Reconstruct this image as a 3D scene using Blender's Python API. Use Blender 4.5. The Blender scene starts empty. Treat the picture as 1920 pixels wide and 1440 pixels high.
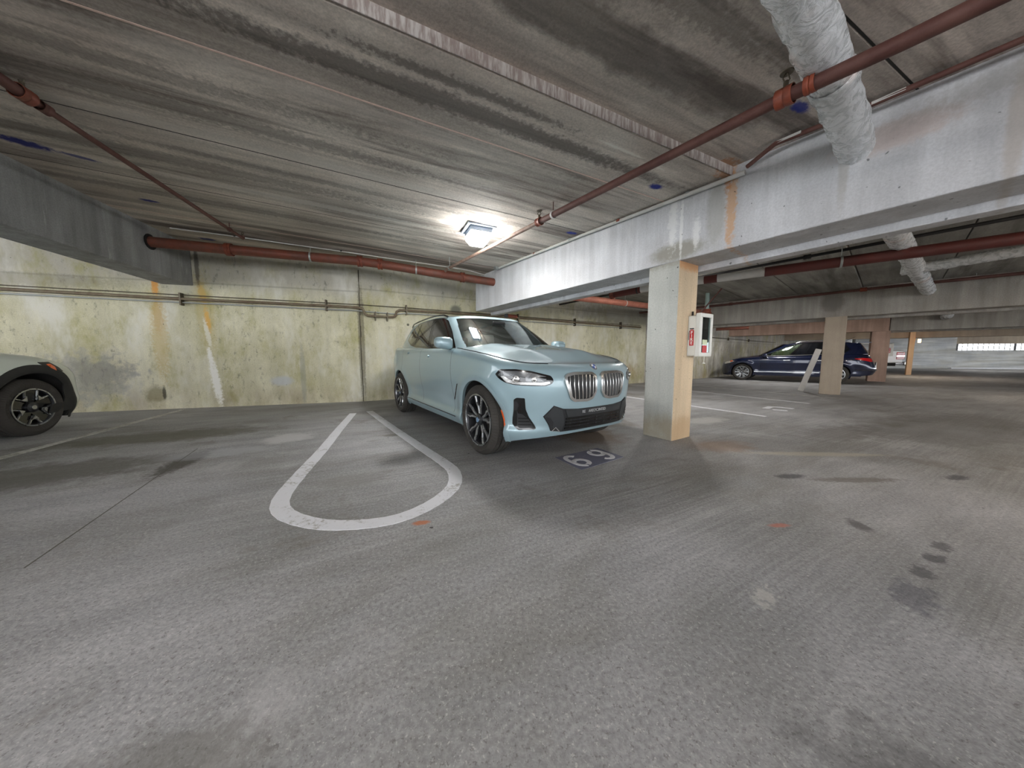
import bpy, bmesh, math, random
import numpy as np
from mathutils import Vector, Matrix
R = math.radians
SC = bpy.context.scene
COL = SC.collection
random.seed(7)

# ------------------------------------------------------------------ camera, world, exposure
cam_data = bpy.data.cameras.new('camera')
cam_data.sensor_width = 36.0
cam_data.lens = 575.0 / 1920.0 * 36.0
cam_data.clip_start = 0.02
cam_data.clip_end = 300
cam = bpy.data.objects.new('camera', cam_data)
COL.objects.link(cam)
cam.location = (0, 0, 1.06)
cam.rotation_euler = (R(90 - 5.2), 0, 0)
SC.camera = cam

world = bpy.data.worlds.new('daylight')
world.use_nodes = True
SC.world = world
bgn = world.node_tree.nodes['Background']
bgn.inputs[0].default_value = (0.93, 0.96, 1.0, 1)
bgn.inputs[1].default_value = WORLD_STRENGTH = 1.15

SC.view_settings.view_transform = 'Standard'
SC.view_settings.look = 'None'
SC.view_settings.exposure = 2.32
SC.view_settings.gamma = 1.0
SC.view_settings.use_curve_mapping = False
cy = SC.cycles
cy.max_bounces = 5; cy.diffuse_bounces = 4; cy.glossy_bounces = 3; cy.transmission_bounces = 4; cy.transparent_max_bounces = 6
cy.caustics_reflective = False; cy.caustics_refractive = False
cy.sample_clamp_indirect = 5.0
cy.use_adaptive_sampling = True; cy.adaptive_threshold = .08; cy.adaptive_min_samples = 20

LAMP_E = 70.0          # emission of the ceiling lamp lenses
FILL_LAMP_E = 52.0        # emission of the unseen lamps added as fill

# ------------------------------------------------------------------ helpers
def D(a):               # horizontal unit vector, a degrees to the left of the camera's heading
    a = R(a); return np.array([-math.sin(a), math.cos(a)])
def X(a):               # horizontal unit vector, a degrees away from +x
    a = R(a); return np.array([math.cos(a), math.sin(a)])
def lin(r, g, b):
    def f(c):
        c /= 255.0
        return c / 12.92 if c <= 0.04045 else ((c + 0.055) / 1.055) ** 2.4
    return (f(r), f(g), f(b), 1.0)

class MB:
    """collects shapes; build() links them as one mesh object"""
    def __init__(self): self.v = []; self.f = []
    def add(self, verts, faces):
        o = len(self.v)
        self.v += [tuple(float(c) for c in p) for p in verts]
        self.f += [tuple(i + o for i in f) for f in faces]
        return self
    def box(self, c, s, rz=0.0, rot=None):
        m = rot if rot is not None else Matrix.Rotation(rz, 3, 'Z')
        vs = []
        for dx in (-.5, .5):
            for dy in (-.5, .5):
                for dz in (-.5, .5):
                    vs.append(Vector(c) + m @ Vector((dx * s[0], dy * s[1], dz * s[2])))
        return self.add(vs, [(0, 1, 3, 2), (4, 6, 7, 5), (0, 4, 5, 1), (2, 3, 7, 6), (0, 2, 6, 4), (1, 5, 7, 3)])
    def prism(self, poly, z0, z1):
        """poly: list of (x, y); z0 / z1 numbers or functions of (x, y)"""
        n = len(poly)
        a = sum(poly[i][0] * poly[(i + 1) % n][1] - poly[(i + 1) % n][0] * poly[i][1] for i in range(n))
        if a < 0: poly = poly[::-1]
        g0 = z0 if callable(z0) else (lambda x, y: z0)
        g1 = z1 if callable(z1) else (lambda x, y: z1)
        vs = [(x, y, g0(x, y)) for x, y in poly] + [(x, y, g1(x, y)) for x, y in poly]
        fs = [tuple(range(n - 1, -1, -1)), tuple(range(n, 2 * n))]
        fs += [(i, (i + 1) % n, (i + 1) % n + n, i + n) for i in range(n)]
        return self.add(vs, fs)
    def tube(self, pts, r, seg=12, cap=True):
        pts = [Vector(p) for p in pts]
        rs = r if isinstance(r, (list, tuple)) else [r] * len(pts)
        rings = []
        up = Vector((0, 0, 1))
        prev = None
        for i, p in enumerate(pts):
            if i == 0: t = pts[1] - pts[0]
            elif i == len(pts) - 1: t = pts[-1] - pts[-2]
            else: t = (pts[i + 1] - p).normalized() + (p - pts[i - 1]).normalized()
            t.normalize()
            if prev is None:
                a = up if abs(t.z) < .9 else Vector((1, 0, 0))
                u = t.cross(a).normalized()
            else:
                u = (prev - t * prev.dot(t)).normalized()
            prev = u
            w = t.cross(u)
            k = 1.0
            if 0 < i < len(pts) - 1:
                c = (pts[i + 1] - p).normalized().dot((p - pts[i - 1]).normalized())
                k = min(1.3, 1 / max(.5, math.sqrt((1 + c) / 2)))
            rings.append([p + (u * math.cos(2 * math.pi * j / seg) + w * math.sin(2 * math.pi * j / seg)) * rs[i] for j in range(seg)])
        vs = [q for ring in rings for q in ring]
        fs = []
        for i in range(len(rings) - 1):
            for j in range(seg):
                a = i * seg + j; b = i * seg + (j + 1) % seg
                fs.append((a, b, b + seg, a + seg))
        if cap:
            fs.append(tuple(range(seg - 1, -1, -1)))
            fs.append(tuple(range(len(vs) - seg, len(vs))))
        return self.add(vs, fs)
    def lathe(self, prof, axis_o, axis_d, seg=24, closed=False):
        """prof: list of (r, h) along axis_d from axis_o"""
        o = Vector(axis_o); d = Vector(axis_d).normalized()
        a = Vector((0, 0, 1)) if abs(d.z) < .9 else Vector((1, 0, 0))
        u = d.cross(a).normalized(); w = d.cross(u)
        vs = []
        for r, hh in prof:
            for j in range(seg):
                t = 2 * math.pi * j / seg
                vs.append(o + d * hh + (u * math.cos(t) + w * math.sin(t)) * r)
        fs = []
        n = len(prof)
        for i in range(n if closed else n - 1):
            for j in range(seg):
                a_ = i * seg + j; b_ = i * seg + (j + 1) % seg
                c_ = ((i + 1) % n) * seg
                fs.append((a_, c_ + j, c_ + (j + 1) % seg, b_))
        return self.add(vs, fs)
    def build(self, name, mat, parent=None, smooth=False, bevel=0.0, angle=40):
        me = bpy.data.meshes.new(name)
        me.from_pydata(self.v, [], self.f)
        if bevel:
            bm = bmesh.new(); bm.from_mesh(me)
            bmesh.ops.remove_doubles(bm, verts=bm.verts, dist=1e-5)
            es = [e for e in bm.edges if len(e.link_faces) == 2 and e.calc_face_angle(0) > R(35)]
            bmesh.ops.bevel(bm, geom=es, offset=bevel, segments=2, profile=.5, affect='EDGES')
            bm.to_mesh(me); bm.free()
        me.validate()
        return link(name, me, mat, parent, smooth, angle)

def link(name, me, mat, parent=None, smooth=False, angle=40):
    if mat is not None:
        me.materials.clear(); me.materials.append(mat)
    o = bpy.data.objects.new(name, me)
    COL.objects.link(o)
    if parent is not None: o.parent = parent
    if smooth:
        me.polygons.foreach_set('use_smooth', [True] * len(me.polygons))
        if angle < 180:
            try: me.set_sharp_from_angle(angle=R(angle))
            except Exception: pass
    return o

def tag(o, label=None, cat=None, group=None, kind=None):
    if label: o['label'] = label
    if cat: o['category'] = cat
    if group: o['group'] = group
    if kind: o['kind'] = kind
    return o
def empty(name, loc=(0, 0, 0), rz=0.0):
    o = bpy.data.objects.new(name, None)
    o.empty_display_size = .2
    COL.objects.link(o)
    o.location = loc; o.rotation_euler = (0, 0, rz)
    return o
def struct(o, label=None, cat=None):
    return tag(o, label, cat, None, 'structure')

# ------------------------------------------------------------------ materials
class NT:
    def __init__(self, name):
        self.m = bpy.data.materials.new(name); self.m.use_nodes = True
        self.t = self.m.node_tree
        self.b = self.t.nodes['Principled BSDF']
    def n(self, typ, **kw):
        nd = self.t.nodes.new(typ)
        for k, v in kw.items(): setattr(nd, k, v)
        return nd
    def put(self, sock, v):
        if isinstance(v, bpy.types.NodeSocket): self.t.links.new(v, sock)
        elif v is not None: sock.default_value = v
    def coord(self, which='Object'): return self.n('ShaderNodeTexCoord').outputs[which]
    def mapping(self, vec, loc=(0, 0, 0), rot=(0, 0, 0), scale=(1, 1, 1)):
        m = self.n('ShaderNodeMapping')
        self.put(m.inputs[0], vec); m.inputs[1].default_value = loc; m.inputs[2].default_value = rot; m.inputs[3].default_value = scale
        return m.outputs[0]
    def noise(self, vec, scale, detail=4, rough=.55, dist=0.0):
        nd = self.n('ShaderNodeTexNoise')
        self.put(nd.inputs['Vector'], vec); nd.inputs['Scale'].default_value = scale
        nd.inputs['Detail'].default_value = detail; nd.inputs['Roughness'].default_value = rough; nd.inputs['Distortion'].default_value = dist
        return nd.outputs[0]
    def rng(self, v, a, b, c=0.0, d=1.0, smooth=True):
        nd = self.n('ShaderNodeMapRange', interpolation_type='SMOOTHSTEP' if smooth else 'LINEAR')
        self.put(nd.inputs[0], v)
        for i, q in enumerate((a, b, c, d)): nd.inputs[1 + i].default_value = q
        return nd.outputs[0]
    def mix(self, fac, a, b, blend='MIX'):
        nd = self.n('ShaderNodeMix', data_type='RGBA', blend_type=blend)
        self.put(nd.inputs[0], fac); self.put(nd.inputs[6], a); self.put(nd.inputs[7], b)
        return nd.outputs[2]
    def math(self, op, a, b=None):
        nd = self.n('ShaderNodeMath', operation=op)
        self.put(nd.inputs[0], a)
        if b is not None: self.put(nd.inputs[1], b)
        return nd.outputs[0]
    def bump(self, hgt, strength, dist=.01):
        nd = self.n('ShaderNodeBump')
        nd.inputs['Strength'].default_value = strength; nd.inputs['Distance'].default_value = dist
        self.put(nd.inputs['Height'], hgt)
        self.put(self.b.inputs['Normal'], nd.outputs[0])
    def set(self, col=None, rough=None, metal=None, spec=None):
        self.put(self.b.inputs['Base Color'], col); self.put(self.b.inputs['Roughness'], rough)
        self.put(self.b.inputs['Metallic'], metal); self.put(self.b.inputs['Specular IOR Level'], spec)
        return self

def plain(name, col, rough=.5, metal=0.0, var=.12, scale=14.0, bump=0.0, coat=0.0, spec=None):
    """simple material with slight colour and gloss unevenness"""
    t = NT(name)
    v = t.coord()
    nz = t.noise(v, scale, 3)
    c2 = tuple(max(0, c * (1 - var)) for c in col[:3]) + (1,)
    c1 = tuple(min(1, c * (1 + var)) for c in col[:3]) + (1,)
    t.set(t.mix(nz, c2, c1), t.rng(nz, .2, .8, max(.02, rough - .05), min(1, rough + .05)), metal, spec)
    if bump: t.bump(nz, bump, .004)
    if coat:
        t.b.inputs['Coat Weight'].default_value = coat
        t.b.inputs['Coat Roughness'].default_value = .04
    return t.m

def stain_chain(t, base, vec, stains):
    """stains with a shape of their own: (centre, radii, angle, colour, amount, raggedness); axes as the object's x, z (walls) or x, y (floors)"""
    shared = {}
    for (c, r, ang, colr, amt, rag, plane) in stains:
        mp = t.n('ShaderNodeMapping', vector_type='TEXTURE'); t.put(mp.inputs[0], vec); q = mp.outputs[0]
        if plane == 'xz':
            mp.inputs[1].default_value = (c[0], 0, c[1]); mp.inputs[2].default_value = (0, -ang, 0); mp.inputs[3].default_value = (r[0], 1e6, r[1])
        else:
            mp.inputs[1].default_value = (c[0], c[1], 0); mp.inputs[2].default_value = (0, 0, ang); mp.inputs[3].default_value = (r[0], r[1], 1e6)
        ln = t.n('ShaderNodeVectorMath', operation='LENGTH'); t.put(ln.inputs[0], q)
        lev = 6.0 if min(r) > .2 else 22.0
        if lev not in shared: shared[lev] = t.noise(vec, lev, 4, .65)
        nz = shared[lev]
        d = t.math('ADD', ln.outputs['Value'], t.math('MULTIPLY', t.math('SUBTRACT', nz, .5), rag))
        fac = t.math('MULTIPLY', t.rng(d, .45, 1.0, 1.0, 0.0), amt)
        base = t.mix(fac, base, colr)
    return base

def concrete(name, c_lo, c_hi, ang=0.0, streak=(.25, 2.5, 1), streak_amt=.5, c_dark=None, dark_amt=.0, fine=.25, stains=(), rough=.85, vertical=False, bump=.25, pits=0.0, extra=None, dlo=.45, dhi=.7):
    t = NT(name)
    v = t.coord()
    big = t.noise(v, .7, 4, .6)
    base = t.mix(t.rng(big, .32, .68), c_lo, c_hi)
    if vertical: s = t.mapping(v, scale=(3.0, 3.0, .22))
    else: s = t.mapping(t.mapping(v, rot=(0, 0, -ang)), scale=streak)
    st = t.noise(s, 1.6, 5, .62, .3)
    g = t.rng(st, .25, .75, 1 - streak_amt, 1 + streak_amt * .4)
    base = t.mix(1.0, base, t.comb(g), 'MULTIPLY')
    if c_dark is not None:
        s2 = t.noise(t.mapping(s, loc=(3.1, 7.7, 1.3)), .9, 5, .68, .4)
        base = t.mix(t.rng(s2, dlo, dhi, 0, dark_amt), base, c_dark)
    fn = t.noise(v, 55, 2, .7)
    base = t.mix(1.0, base, t.comb(t.rng(fn, .2, .8, 1 - fine, 1 + fine * .5)), 'MULTIPLY')
    if extra: base = extra(t, v, base)
    base = stain_chain(t, base, v, stains)
    if pits:
        pt = t.noise(v, 24, 1, .4)
        base = t.mix(t.rng(pt, .74, .80, 0, pits), base, (.03, .028, .025, 1))
    t.set(base, t.rng(big, .3, .7, rough - .08, min(1, rough + .08)), 0, .35)
    t.bump(fn, bump, .006)
    return t.m
def _comb(self, g):
    nd = self.n('ShaderNodeCombineColor')
    for i in range(3): self.put(nd.inputs[i], g)
    return nd.outputs[0]
NT.comb = _comb
def emis(name, col, strength):
    t = NT(name)
    t.set(col, .4)
    t.b.inputs['Emission Color'].default_value = col
    t.b.inputs['Emission Strength'].default_value = strength
    return t.m

# ------------------------------------------------------------------ layout of the place (metres, floor at z = 0)
C1 = np.array([1.982, 3.737])        # near corner of the first column
J = np.array([-3.488, 7.148])        # joint where the back wall bends
W0 = np.array([-6.36, 6.27])         # where the beam over the white car meets the wall
C2 = np.array([8.927, 8.284])        # near corner of the second column
C3 = np.array([15.42, 12.62])        # near corner of the third column
W3 = np.array([5.26, 12.20])         # second bend of the back wall
A_L, A_R, A_2, A_3 = 18, 35, 43, 50  # headings of the beams
def zc(x, y): return 3.015 - .040 * x - .005 * y
def isect(p, u, q, v):
    t = np.linalg.solve(np.array([[u[0], -v[0]], [u[1], -v[1]]]), np.asarray(q) - np.asarray(p))
    return np.asarray(p) + t[0] * np.asarray(u)

# concrete of the different surfaces
Y1, Y2 = lin(196, 191, 160), lin(226, 221, 196)
WHITE_SPALL = lin(228, 226, 214)
RUST = lin(176, 118, 48)
RUST2 = lin(150, 118, 84)
def wall_extra(z_grey, x_dark=None):
    def f(t, v, base):
        sp = t.n('ShaderNodeSeparateXYZ'); t.put(sp.inputs[0], v)
        nz = t.noise(t.mapping(v, scale=(1.5, 1, .6)), 1.2, 6, .65)
        hz = t.math('ADD', sp.outputs[2], t.math('MULTIPLY', t.math('SUBTRACT', nz, .5), .7))
        base = t.mix(t.rng(hz, z_grey - .25, z_grey + .2, 0, .62), base, lin(176, 173, 168))
        moss = t.noise(t.mapping(v, loc=(5, 2, 9), scale=(1, 1, .55)), 1.5, 6, .7)
        base = t.mix(t.rng(moss, .47, .68, 0, .7), base, lin(164, 158, 98))
        chalk = t.noise(t.mapping(v, loc=(15, 6, 3), scale=(1.3, 1, .5)), 1.1, 5, .7)
        base = t.mix(t.rng(chalk, .5, .7, 0, .75), base, lin(222, 220, 210))
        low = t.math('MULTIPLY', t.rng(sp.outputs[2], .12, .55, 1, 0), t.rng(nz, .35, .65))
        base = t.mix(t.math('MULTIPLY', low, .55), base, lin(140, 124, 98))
        ln = t.math('MULTIPLY', t.rng(t.math('ABSOLUTE', t.math('SUBTRACT', sp.outputs[2], z_grey + .04)), .0, .03, 1, 0), .35)
        base = t.mix(ln, base, lin(110, 106, 92))
        gp = t.noise(t.mapping(v, loc=(1, 2, 3), scale=(1, 1, .5)), 11, 6, .75)
        base = t.mix(t.math('MULTIPLY', t.rng(gp, .52, .68, 0, .7), t.rng(chalk, .58, .42)), base, lin(104, 102, 88))
        return base
    return f
M_WALL_L = concrete('stained_wall_concrete', Y1, Y2, vertical=True, streak_amt=.11, fine=.16, bump=.25, pits=.6, extra=wall_extra(2.48), stains=[
    ((-3.6, 1.5), (.17, 1.15), 0, lin(194, 170, 108), .5, 1.8, 'xz'), ((-3.6, 1.85), (.09, .5), 0, lin(190, 150, 84), .38, 1.8, 'xz'), ((-3.6, 2.42), (.07, .24), 0, lin(214, 150, 66), .85, 1.2, 'xz'),
    ((-2.87, 2.3), (.08, .3), .15, lin(212, 164, 90), .75, 1.5, 'xz'), ((-2.85, 1.9), (.20, 1.1), .05, lin(176, 160, 96), .5, .8, 'xz'),
    ((-2.82, 1.78), (.06, .30), .1, lin(218, 168, 84), .8, 1.4, 'xz'),
    ((-2.84, 1.5), (.05, .4), .12, WHITE_SPALL, .7, 1.8, 'xz'), ((-2.77, .55), (.095, .64), .11, lin(238, 236, 228), 1.0, 1.5, 'xz'), ((-2.83, 1.05), (.05, .25), .11, lin(238, 236, 228), .9, 1.6, 'xz'),
    ((-4.75, .66), (.95, .6), 0, lin(140, 142, 150), .42, 2.2, 'xz'), ((-4.5, .75), (.6, .3), 0, lin(112, 110, 112), .28, 2.6, 'xz'), ((-5.15, .5), (.3, .4), 0, lin(116, 142, 160), .4, 2.0, 'xz'),
    ((-3.75, .30), (.22, .22), 0, lin(120, 110, 74), .6, 1.0, 'xz'), ((-3.62, .32), (.04, .18), 0, lin(60, 58, 50), .8, .8, 'xz'),
    ((-1.60, .52), (.28, .14), 0, lin(188, 192, 196), .75, .5, 'xz'), ((-1.2, .62), (.07, .9), 0, lin(150, 150, 144), .5, .8, 'xz'),
    ((-5.2, 2.42), (1.6, .16), 0, lin(112, 104, 88), .35, 1.3, 'xz'), ((-.02, 1.3), (.045, 1.6), 0, lin(90, 84, 70), .6, 1.0, 'xz'), ((-2.92, 2.85), (.05, .5), 0, lin(80, 74, 70), .75, .8, 'xz')])
M_WALL_R = concrete('stained_wall_concrete_suv_bay', Y1, Y2, vertical=True, streak_amt=.11, fine=.16, bump=.25, pits=.6, extra=wall_extra(2.55), stains=[
    ((.04, 1.4), (.05, 1.7), 0, lin(96, 88, 74), .6, 1.0, 'xz'), ((2.30, 2.28), (.20, .16), 0, lin(120, 120, 108), .95, .12, 'xz'), ((1.06, 1.83), (.04, .04), 0, lin(80, 78, 66), .9, .4, 'xz'),
    ((7.0, .5), (3.2, .55), 0, lin(160, 110, 62), .5, 1.0, 'xz'), ((9.0, 2.55), (3.5, .45), 0, lin(128, 124, 118), .6, .9, 'xz')])
M_WALL_3 = concrete('grey_wall_concrete', lin(160, 154, 144), lin(190, 184, 168), vertical=True, streak_amt=.25, fine=.14, bump=.2, extra=wall_extra(1.75), stains=[
    ((2.2, .4), (.35, .4), 0, lin(150, 96, 56), .6, .9, 'xz')])
CEIL_SPOTS = [((-4.91, 3.29), (.26, .11), .62, lin(16, 30, 116), .95, 1.0, 'xy'), ((-4.63, 3.49), (.18, .05), .62, lin(16, 32, 120), .8, 1.0, 'xy'), ((-5.0, 4.44), (.13, .06), .4, lin(20, 36, 120), .9, 1.0, 'xy'),
    ((2.25, 2.58), (.12, .06), .4, lin(20, 40, 130), .9, 1.0, 'xy'), ((1.59, 3.59), (.11, .06), .3, lin(16, 36, 130), .95, .9, 'xy'), ((.92, 4.93), (.12, .06), .3, lin(20, 44, 140), .9, .9, 'xy'), ((-5.62, 5.89), (.18, .08), .3, lin(18, 32, 110), .9, 1.0, 'xy'),
    ((1.02, 3.02), (.34, .022), .43, lin(224, 220, 210), .9, .9, 'xy'), ((1.45, 3.25), (.16, .018), .43, lin(224, 220, 210), .7, 1.0, 'xy'), ((2.18, 3.30), (.16, .12), .43, lin(180, 120, 60), .6, 1.8, 'xy')]
def band(s0, s1, d, wd, amt, colr=lin(82, 76, 72), rag=1.3):
    c_ = X(23.5) * (s0 + s1) / 2 + D(23.5) * d
    return ((c_[0], c_[1]), ((s1 - s0) / 2 * 1.25, wd), R(23.5), colr, amt, rag, 'xy')
CEIL_SPOTS = [band(-1.6, 3.0, 2.56, .13, .75), band(-.2, 1.6, 2.36, .06, .6, rag=2.4), band(-.5, 3.0, 1.70, .22, .6), band(.5, 2.6, 1.35, .12, .45, rag=2.0), band(-4.5, 1.0, 3.62, .14, .55), band(-5, .4, 3.25, .10, .4, rag=2.0), band(-5, 0.5, 4.62, .16, .5), band(-3, 2.0, 4.35, .07, .4, rag=2.0), band(-5, 1.0, 5.7, .12, .5),
    band(-3, 1.5, 5.05, .10, .35, lin(224, 220, 214), 1.6), band(-4, 2.0, 3.95, .10, .35, lin(214, 208, 200), 1.6), band(-2, 2.2, 2.95, .10, .3, lin(214, 206, 198), 1.6)] + CEIL_SPOTS
M_CEIL = concrete('sooty_ceiling_concrete', lin(196, 184, 174), lin(224, 214, 203), ang=R(23.5), streak=(.22, 2.6, 1), streak_amt=.42, c_dark=lin(98, 88, 82), dark_amt=.85, fine=.22, bump=.25, stains=CEIL_SPOTS, dlo=.48, dhi=.66)
M_CEIL2 = concrete('grey_ceiling_concrete', lin(140, 138, 132), lin(176, 174, 168), ang=R(39), streak=(.22, 2.4, 1), streak_amt=.34, c_dark=lin(84, 80, 74), dark_amt=.7, fine=.22, bump=.25)
def streaks_down(amt, colr, sc=7.0, lo=.56, hi=.72, zs=.18):
    def f(t, v, base):
        nz = t.noise(t.mapping(v, scale=(1, 1, zs)), sc, 4, .6)
        return t.mix(t.rng(nz, lo, hi, 0, amt), base, colr)
    return f
M_BEAM_R = concrete('pale_beam_concrete', lin(194, 194, 196), lin(218, 219, 222), vertical=True, streak_amt=.18, fine=.12, bump=.22, pits=.7, extra=streaks_down(.5, lin(226, 226, 226), 5.0), stains=[
    ((.50, 2.62), (.06, .6), 0, lin(200, 150, 96), .7, 1.8, 'xz'), ((.46, 2.93), (.05, .2), 0, lin(196, 124, 50), .75, 1.4, 'xz'), ((-.05, 2.3), (.42, .14), 0, lin(146, 142, 130), .85, .6, 'xz'),
    ((-.10, 2.66), (.07, .40), 0, lin(232, 232, 230), .6, 2.2, 'xz'), ((.0, 2.55), (.025, .45), 0, lin(232, 232, 230), .7, 1.4, 'xz'), ((.17, 2.45), (.05, .22), 0, lin(232, 232, 230), .65, 1.8, 'xz'), ((.36, 2.6), (.12, .5), 0, lin(160, 158, 150), .6, .6, 'xz'),
    ((1.55, 2.72), (.4, .14), 0, lin(192, 170, 160), .5, .9, 'xz'), ((2.05, 2.5), (.05, .5), 0, lin(168, 158, 148), .6, .7, 'xz'), ((1.30, 2.62), (.04, .45), 0, lin(168, 164, 158), .55, .7, 'xz'), ((2.6, 2.85), (1.4, .12), .05, lin(150, 146, 140), .5, .9, 'xz')])
M_BEAM_L = concrete('dark_beam_concrete', lin(140, 140, 140), lin(166, 167, 168), vertical=True, streak_amt=.3, fine=.18, bump=.25, extra=streaks_down(.55, lin(206, 206, 204), 8.0, .6, .74, .12), stains=[
    ((-1.4, 2.8), (.012, .33), 0, lin(70, 68, 66), .8, .5, 'xz'), ((-1.15, 2.75), (.02, .4), 0, lin(210, 210, 206), .7, .9, 'xz'), ((-.02, 2.85), (.05, .5), 0, lin(84, 78, 74), .6, .7, 'xz')])
M_BEAM_2 = concrete('grey_beam_concrete', lin(158, 152, 144), lin(182, 178, 170), vertical=True, streak_amt=.28, fine=.18, bump=.25, extra=streaks_down(.45, lin(96, 88, 82), 4.0, .6, .8, .5), stains=[
    ((-.3, 2.5), (.35, .3), 0, lin(112, 106, 100), .75, .7, 'xz')])
M_BEAM_3 = concrete('rosy_beam_concrete', lin(176, 146, 130), lin(198, 168, 150), vertical=True, streak_amt=.25, fine=.15, bump=.25)
M_COL1 = concrete('pale_column_concrete', lin(176, 177, 171), lin(198, 199, 193), vertical=True, streak_amt=.14, fine=.12, bump=.22, pits=.9, stains=[
    ((.2, .12), (.4, .3), 0, lin(150, 138, 116), .75, .7, 'xz'), ((.2, 2.22), (.5, .12), 0, lin(150, 146, 134), .8, .9, 'xz'), ((.05, 2.12), (.02, .28), 0, lin(226, 226, 222), .8, .6, 'xz'), ((.14, 2.16), (.018, .2), 0, lin(226, 226, 222), .8, .6, 'xz')])
M_COL2 = concrete('beige_column_concrete', lin(168, 154, 138), lin(186, 172, 154), vertical=True, streak_amt=.12, fine=.10, bump=.2)
M_DARK_GAP = plain('dark_joint', (.02, .018, .016, 1), .9)
M_ENDWALL = concrete('painted_end_wall', lin(196, 200, 204), lin(222, 224, 222), ang=0, streak=(.2, 1, 3.0), streak_amt=.3, c_dark=lin(150, 142, 120), dark_amt=.5, fine=.1)

# floor
def floor_extra(t, v, base):
    q = t.mapping(v, rot=(0, 0, -R(27)))
    br = t.noise(t.mapping(q, scale=(.3, 16, 1)), 2.2, 3, .75)            # broom marks
    zone = t.rng(t.noise(t.mapping(v, loc=(2, 0, 0)), .35, 3, .5), .4, .62)
    g = t.rng(br, .3, .7, .72, 1.2)
    base = t.mix(t.math('ADD', t.math('MULTIPLY', zone, .5), .15), base, t.mix(1.0, base, t.comb(g), 'MULTIPLY'))
    ag = t.noise(v, 60, 2, .85)
    base = t.mix(t.rng(ag, .57, .68, 0, .6), base, lin(104, 101, 98))
    ag2 = t.noise(t.mapping(v, loc=(4, 4, 4)), 70, 2, .8)
    base = t.mix(t.rng(ag2, .58, .70, 0, .5), base, lin(214, 212, 210))
    blot = t.noise(t.mapping(v, loc=(9, 1, 0)), 1.1, 5, .7, .5)
    base = t.mix(t.rng(blot, .56, .74, 0, .6), base, lin(116, 110, 100))
    wh = t.noise(t.mapping(v, loc=(1, 8, 0)), .9, 5, .7, .4)
    base = t.mix(t.rng(wh, .58, .76, 0, .5), base, lin(200, 199, 200))
    sp = t.noise(t.mapping(v, loc=(7, 3, 2)), 9, 2, .5)
    base = t.mix(t.rng(sp, .775, .79, 0, .85), base, lin(46, 44, 44))
    return base
OIL = lin(58, 57, 62)
M_FLOOR = concrete('worn_floor_concrete', lin(157, 157, 157), lin(178, 178, 180), ang=R(27), streak=(.5, 1.6, 1), streak_amt=.22, c_dark=lin(118, 114, 104), dark_amt=.45, fine=.28, bump=.3, rough=.72, extra=floor_extra, stains=[
    ((-.58, 1.87), (.07, .035), .2, lin(190, 110, 60), .8, .9, 'xy'), ((1.68, 1.84), (.09, .03), .1, lin(196, 120, 100), .7, .9, 'xy'),
    ((2.02, 1.42), (.10, .05), .6, OIL, .6, 1.8, 'xy'), ((2.22, 1.52), (.09, .05), .5, OIL, .65, 1.6, 'xy'), ((2.40, 1.62), (.09, .045), .5, OIL, .6, 1.8, 'xy'), ((1.78, 1.27), (.18, .09), .55, lin(80, 80, 92), .5, 2.2, 'xy'),
    ((2.46, 2.63), (.18, .07), .1, OIL, .7, 1.1, 'xy'), ((2.95, 2.55), (.5, .07), .0, lin(100, 94, 84), .6, 1.1, 'xy'), ((2.18, 1.84), (.10, .06), 1.2, lin(84, 82, 82), .7, 1.1, 'xy'), ((3.9, 2.6), (.16, .06), .3, OIL, .7, 1.1, 'xy'), ((4.3, 2.3), (.10, .04), .3, OIL, .6, 1.1, 'xy'),
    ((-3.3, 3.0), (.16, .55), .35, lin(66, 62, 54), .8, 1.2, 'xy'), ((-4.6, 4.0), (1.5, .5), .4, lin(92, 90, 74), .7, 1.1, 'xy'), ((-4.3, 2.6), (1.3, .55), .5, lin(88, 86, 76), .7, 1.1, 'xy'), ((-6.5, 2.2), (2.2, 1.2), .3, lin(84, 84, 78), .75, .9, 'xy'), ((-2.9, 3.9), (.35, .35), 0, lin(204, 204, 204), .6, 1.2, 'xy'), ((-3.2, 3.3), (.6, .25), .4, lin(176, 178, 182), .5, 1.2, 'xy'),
    ((1.12, 1.27), (.10, .05), .6, lin(206, 204, 198), .5, 3.0, 'xy'), ((.95, .62), (.28, .24), .4, lin(84, 82, 84), .4, 3.2, 'xy'), ((-.9, .65), (.35, .20), .2, lin(104, 100, 96), .5, 1.4, 'xy'),
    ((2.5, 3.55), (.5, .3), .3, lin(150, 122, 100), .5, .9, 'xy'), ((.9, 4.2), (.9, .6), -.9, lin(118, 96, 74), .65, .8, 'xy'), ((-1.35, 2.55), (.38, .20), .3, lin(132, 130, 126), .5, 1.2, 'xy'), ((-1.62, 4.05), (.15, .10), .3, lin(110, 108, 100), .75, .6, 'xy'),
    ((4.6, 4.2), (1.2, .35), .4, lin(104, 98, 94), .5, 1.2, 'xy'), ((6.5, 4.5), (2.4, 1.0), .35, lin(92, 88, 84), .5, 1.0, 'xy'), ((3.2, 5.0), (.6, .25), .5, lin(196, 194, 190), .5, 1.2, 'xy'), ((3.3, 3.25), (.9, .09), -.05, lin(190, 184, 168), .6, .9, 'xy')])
fl = MB().prism([(-16, -14), (62, -14), (62, 42), (-16, 42)], -.25, 0.0).build('floor', M_FLOOR)
struct(fl, 'grey broom-finished concrete floor of the parking level', 'floor')
fl.modifiers.clear()

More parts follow.
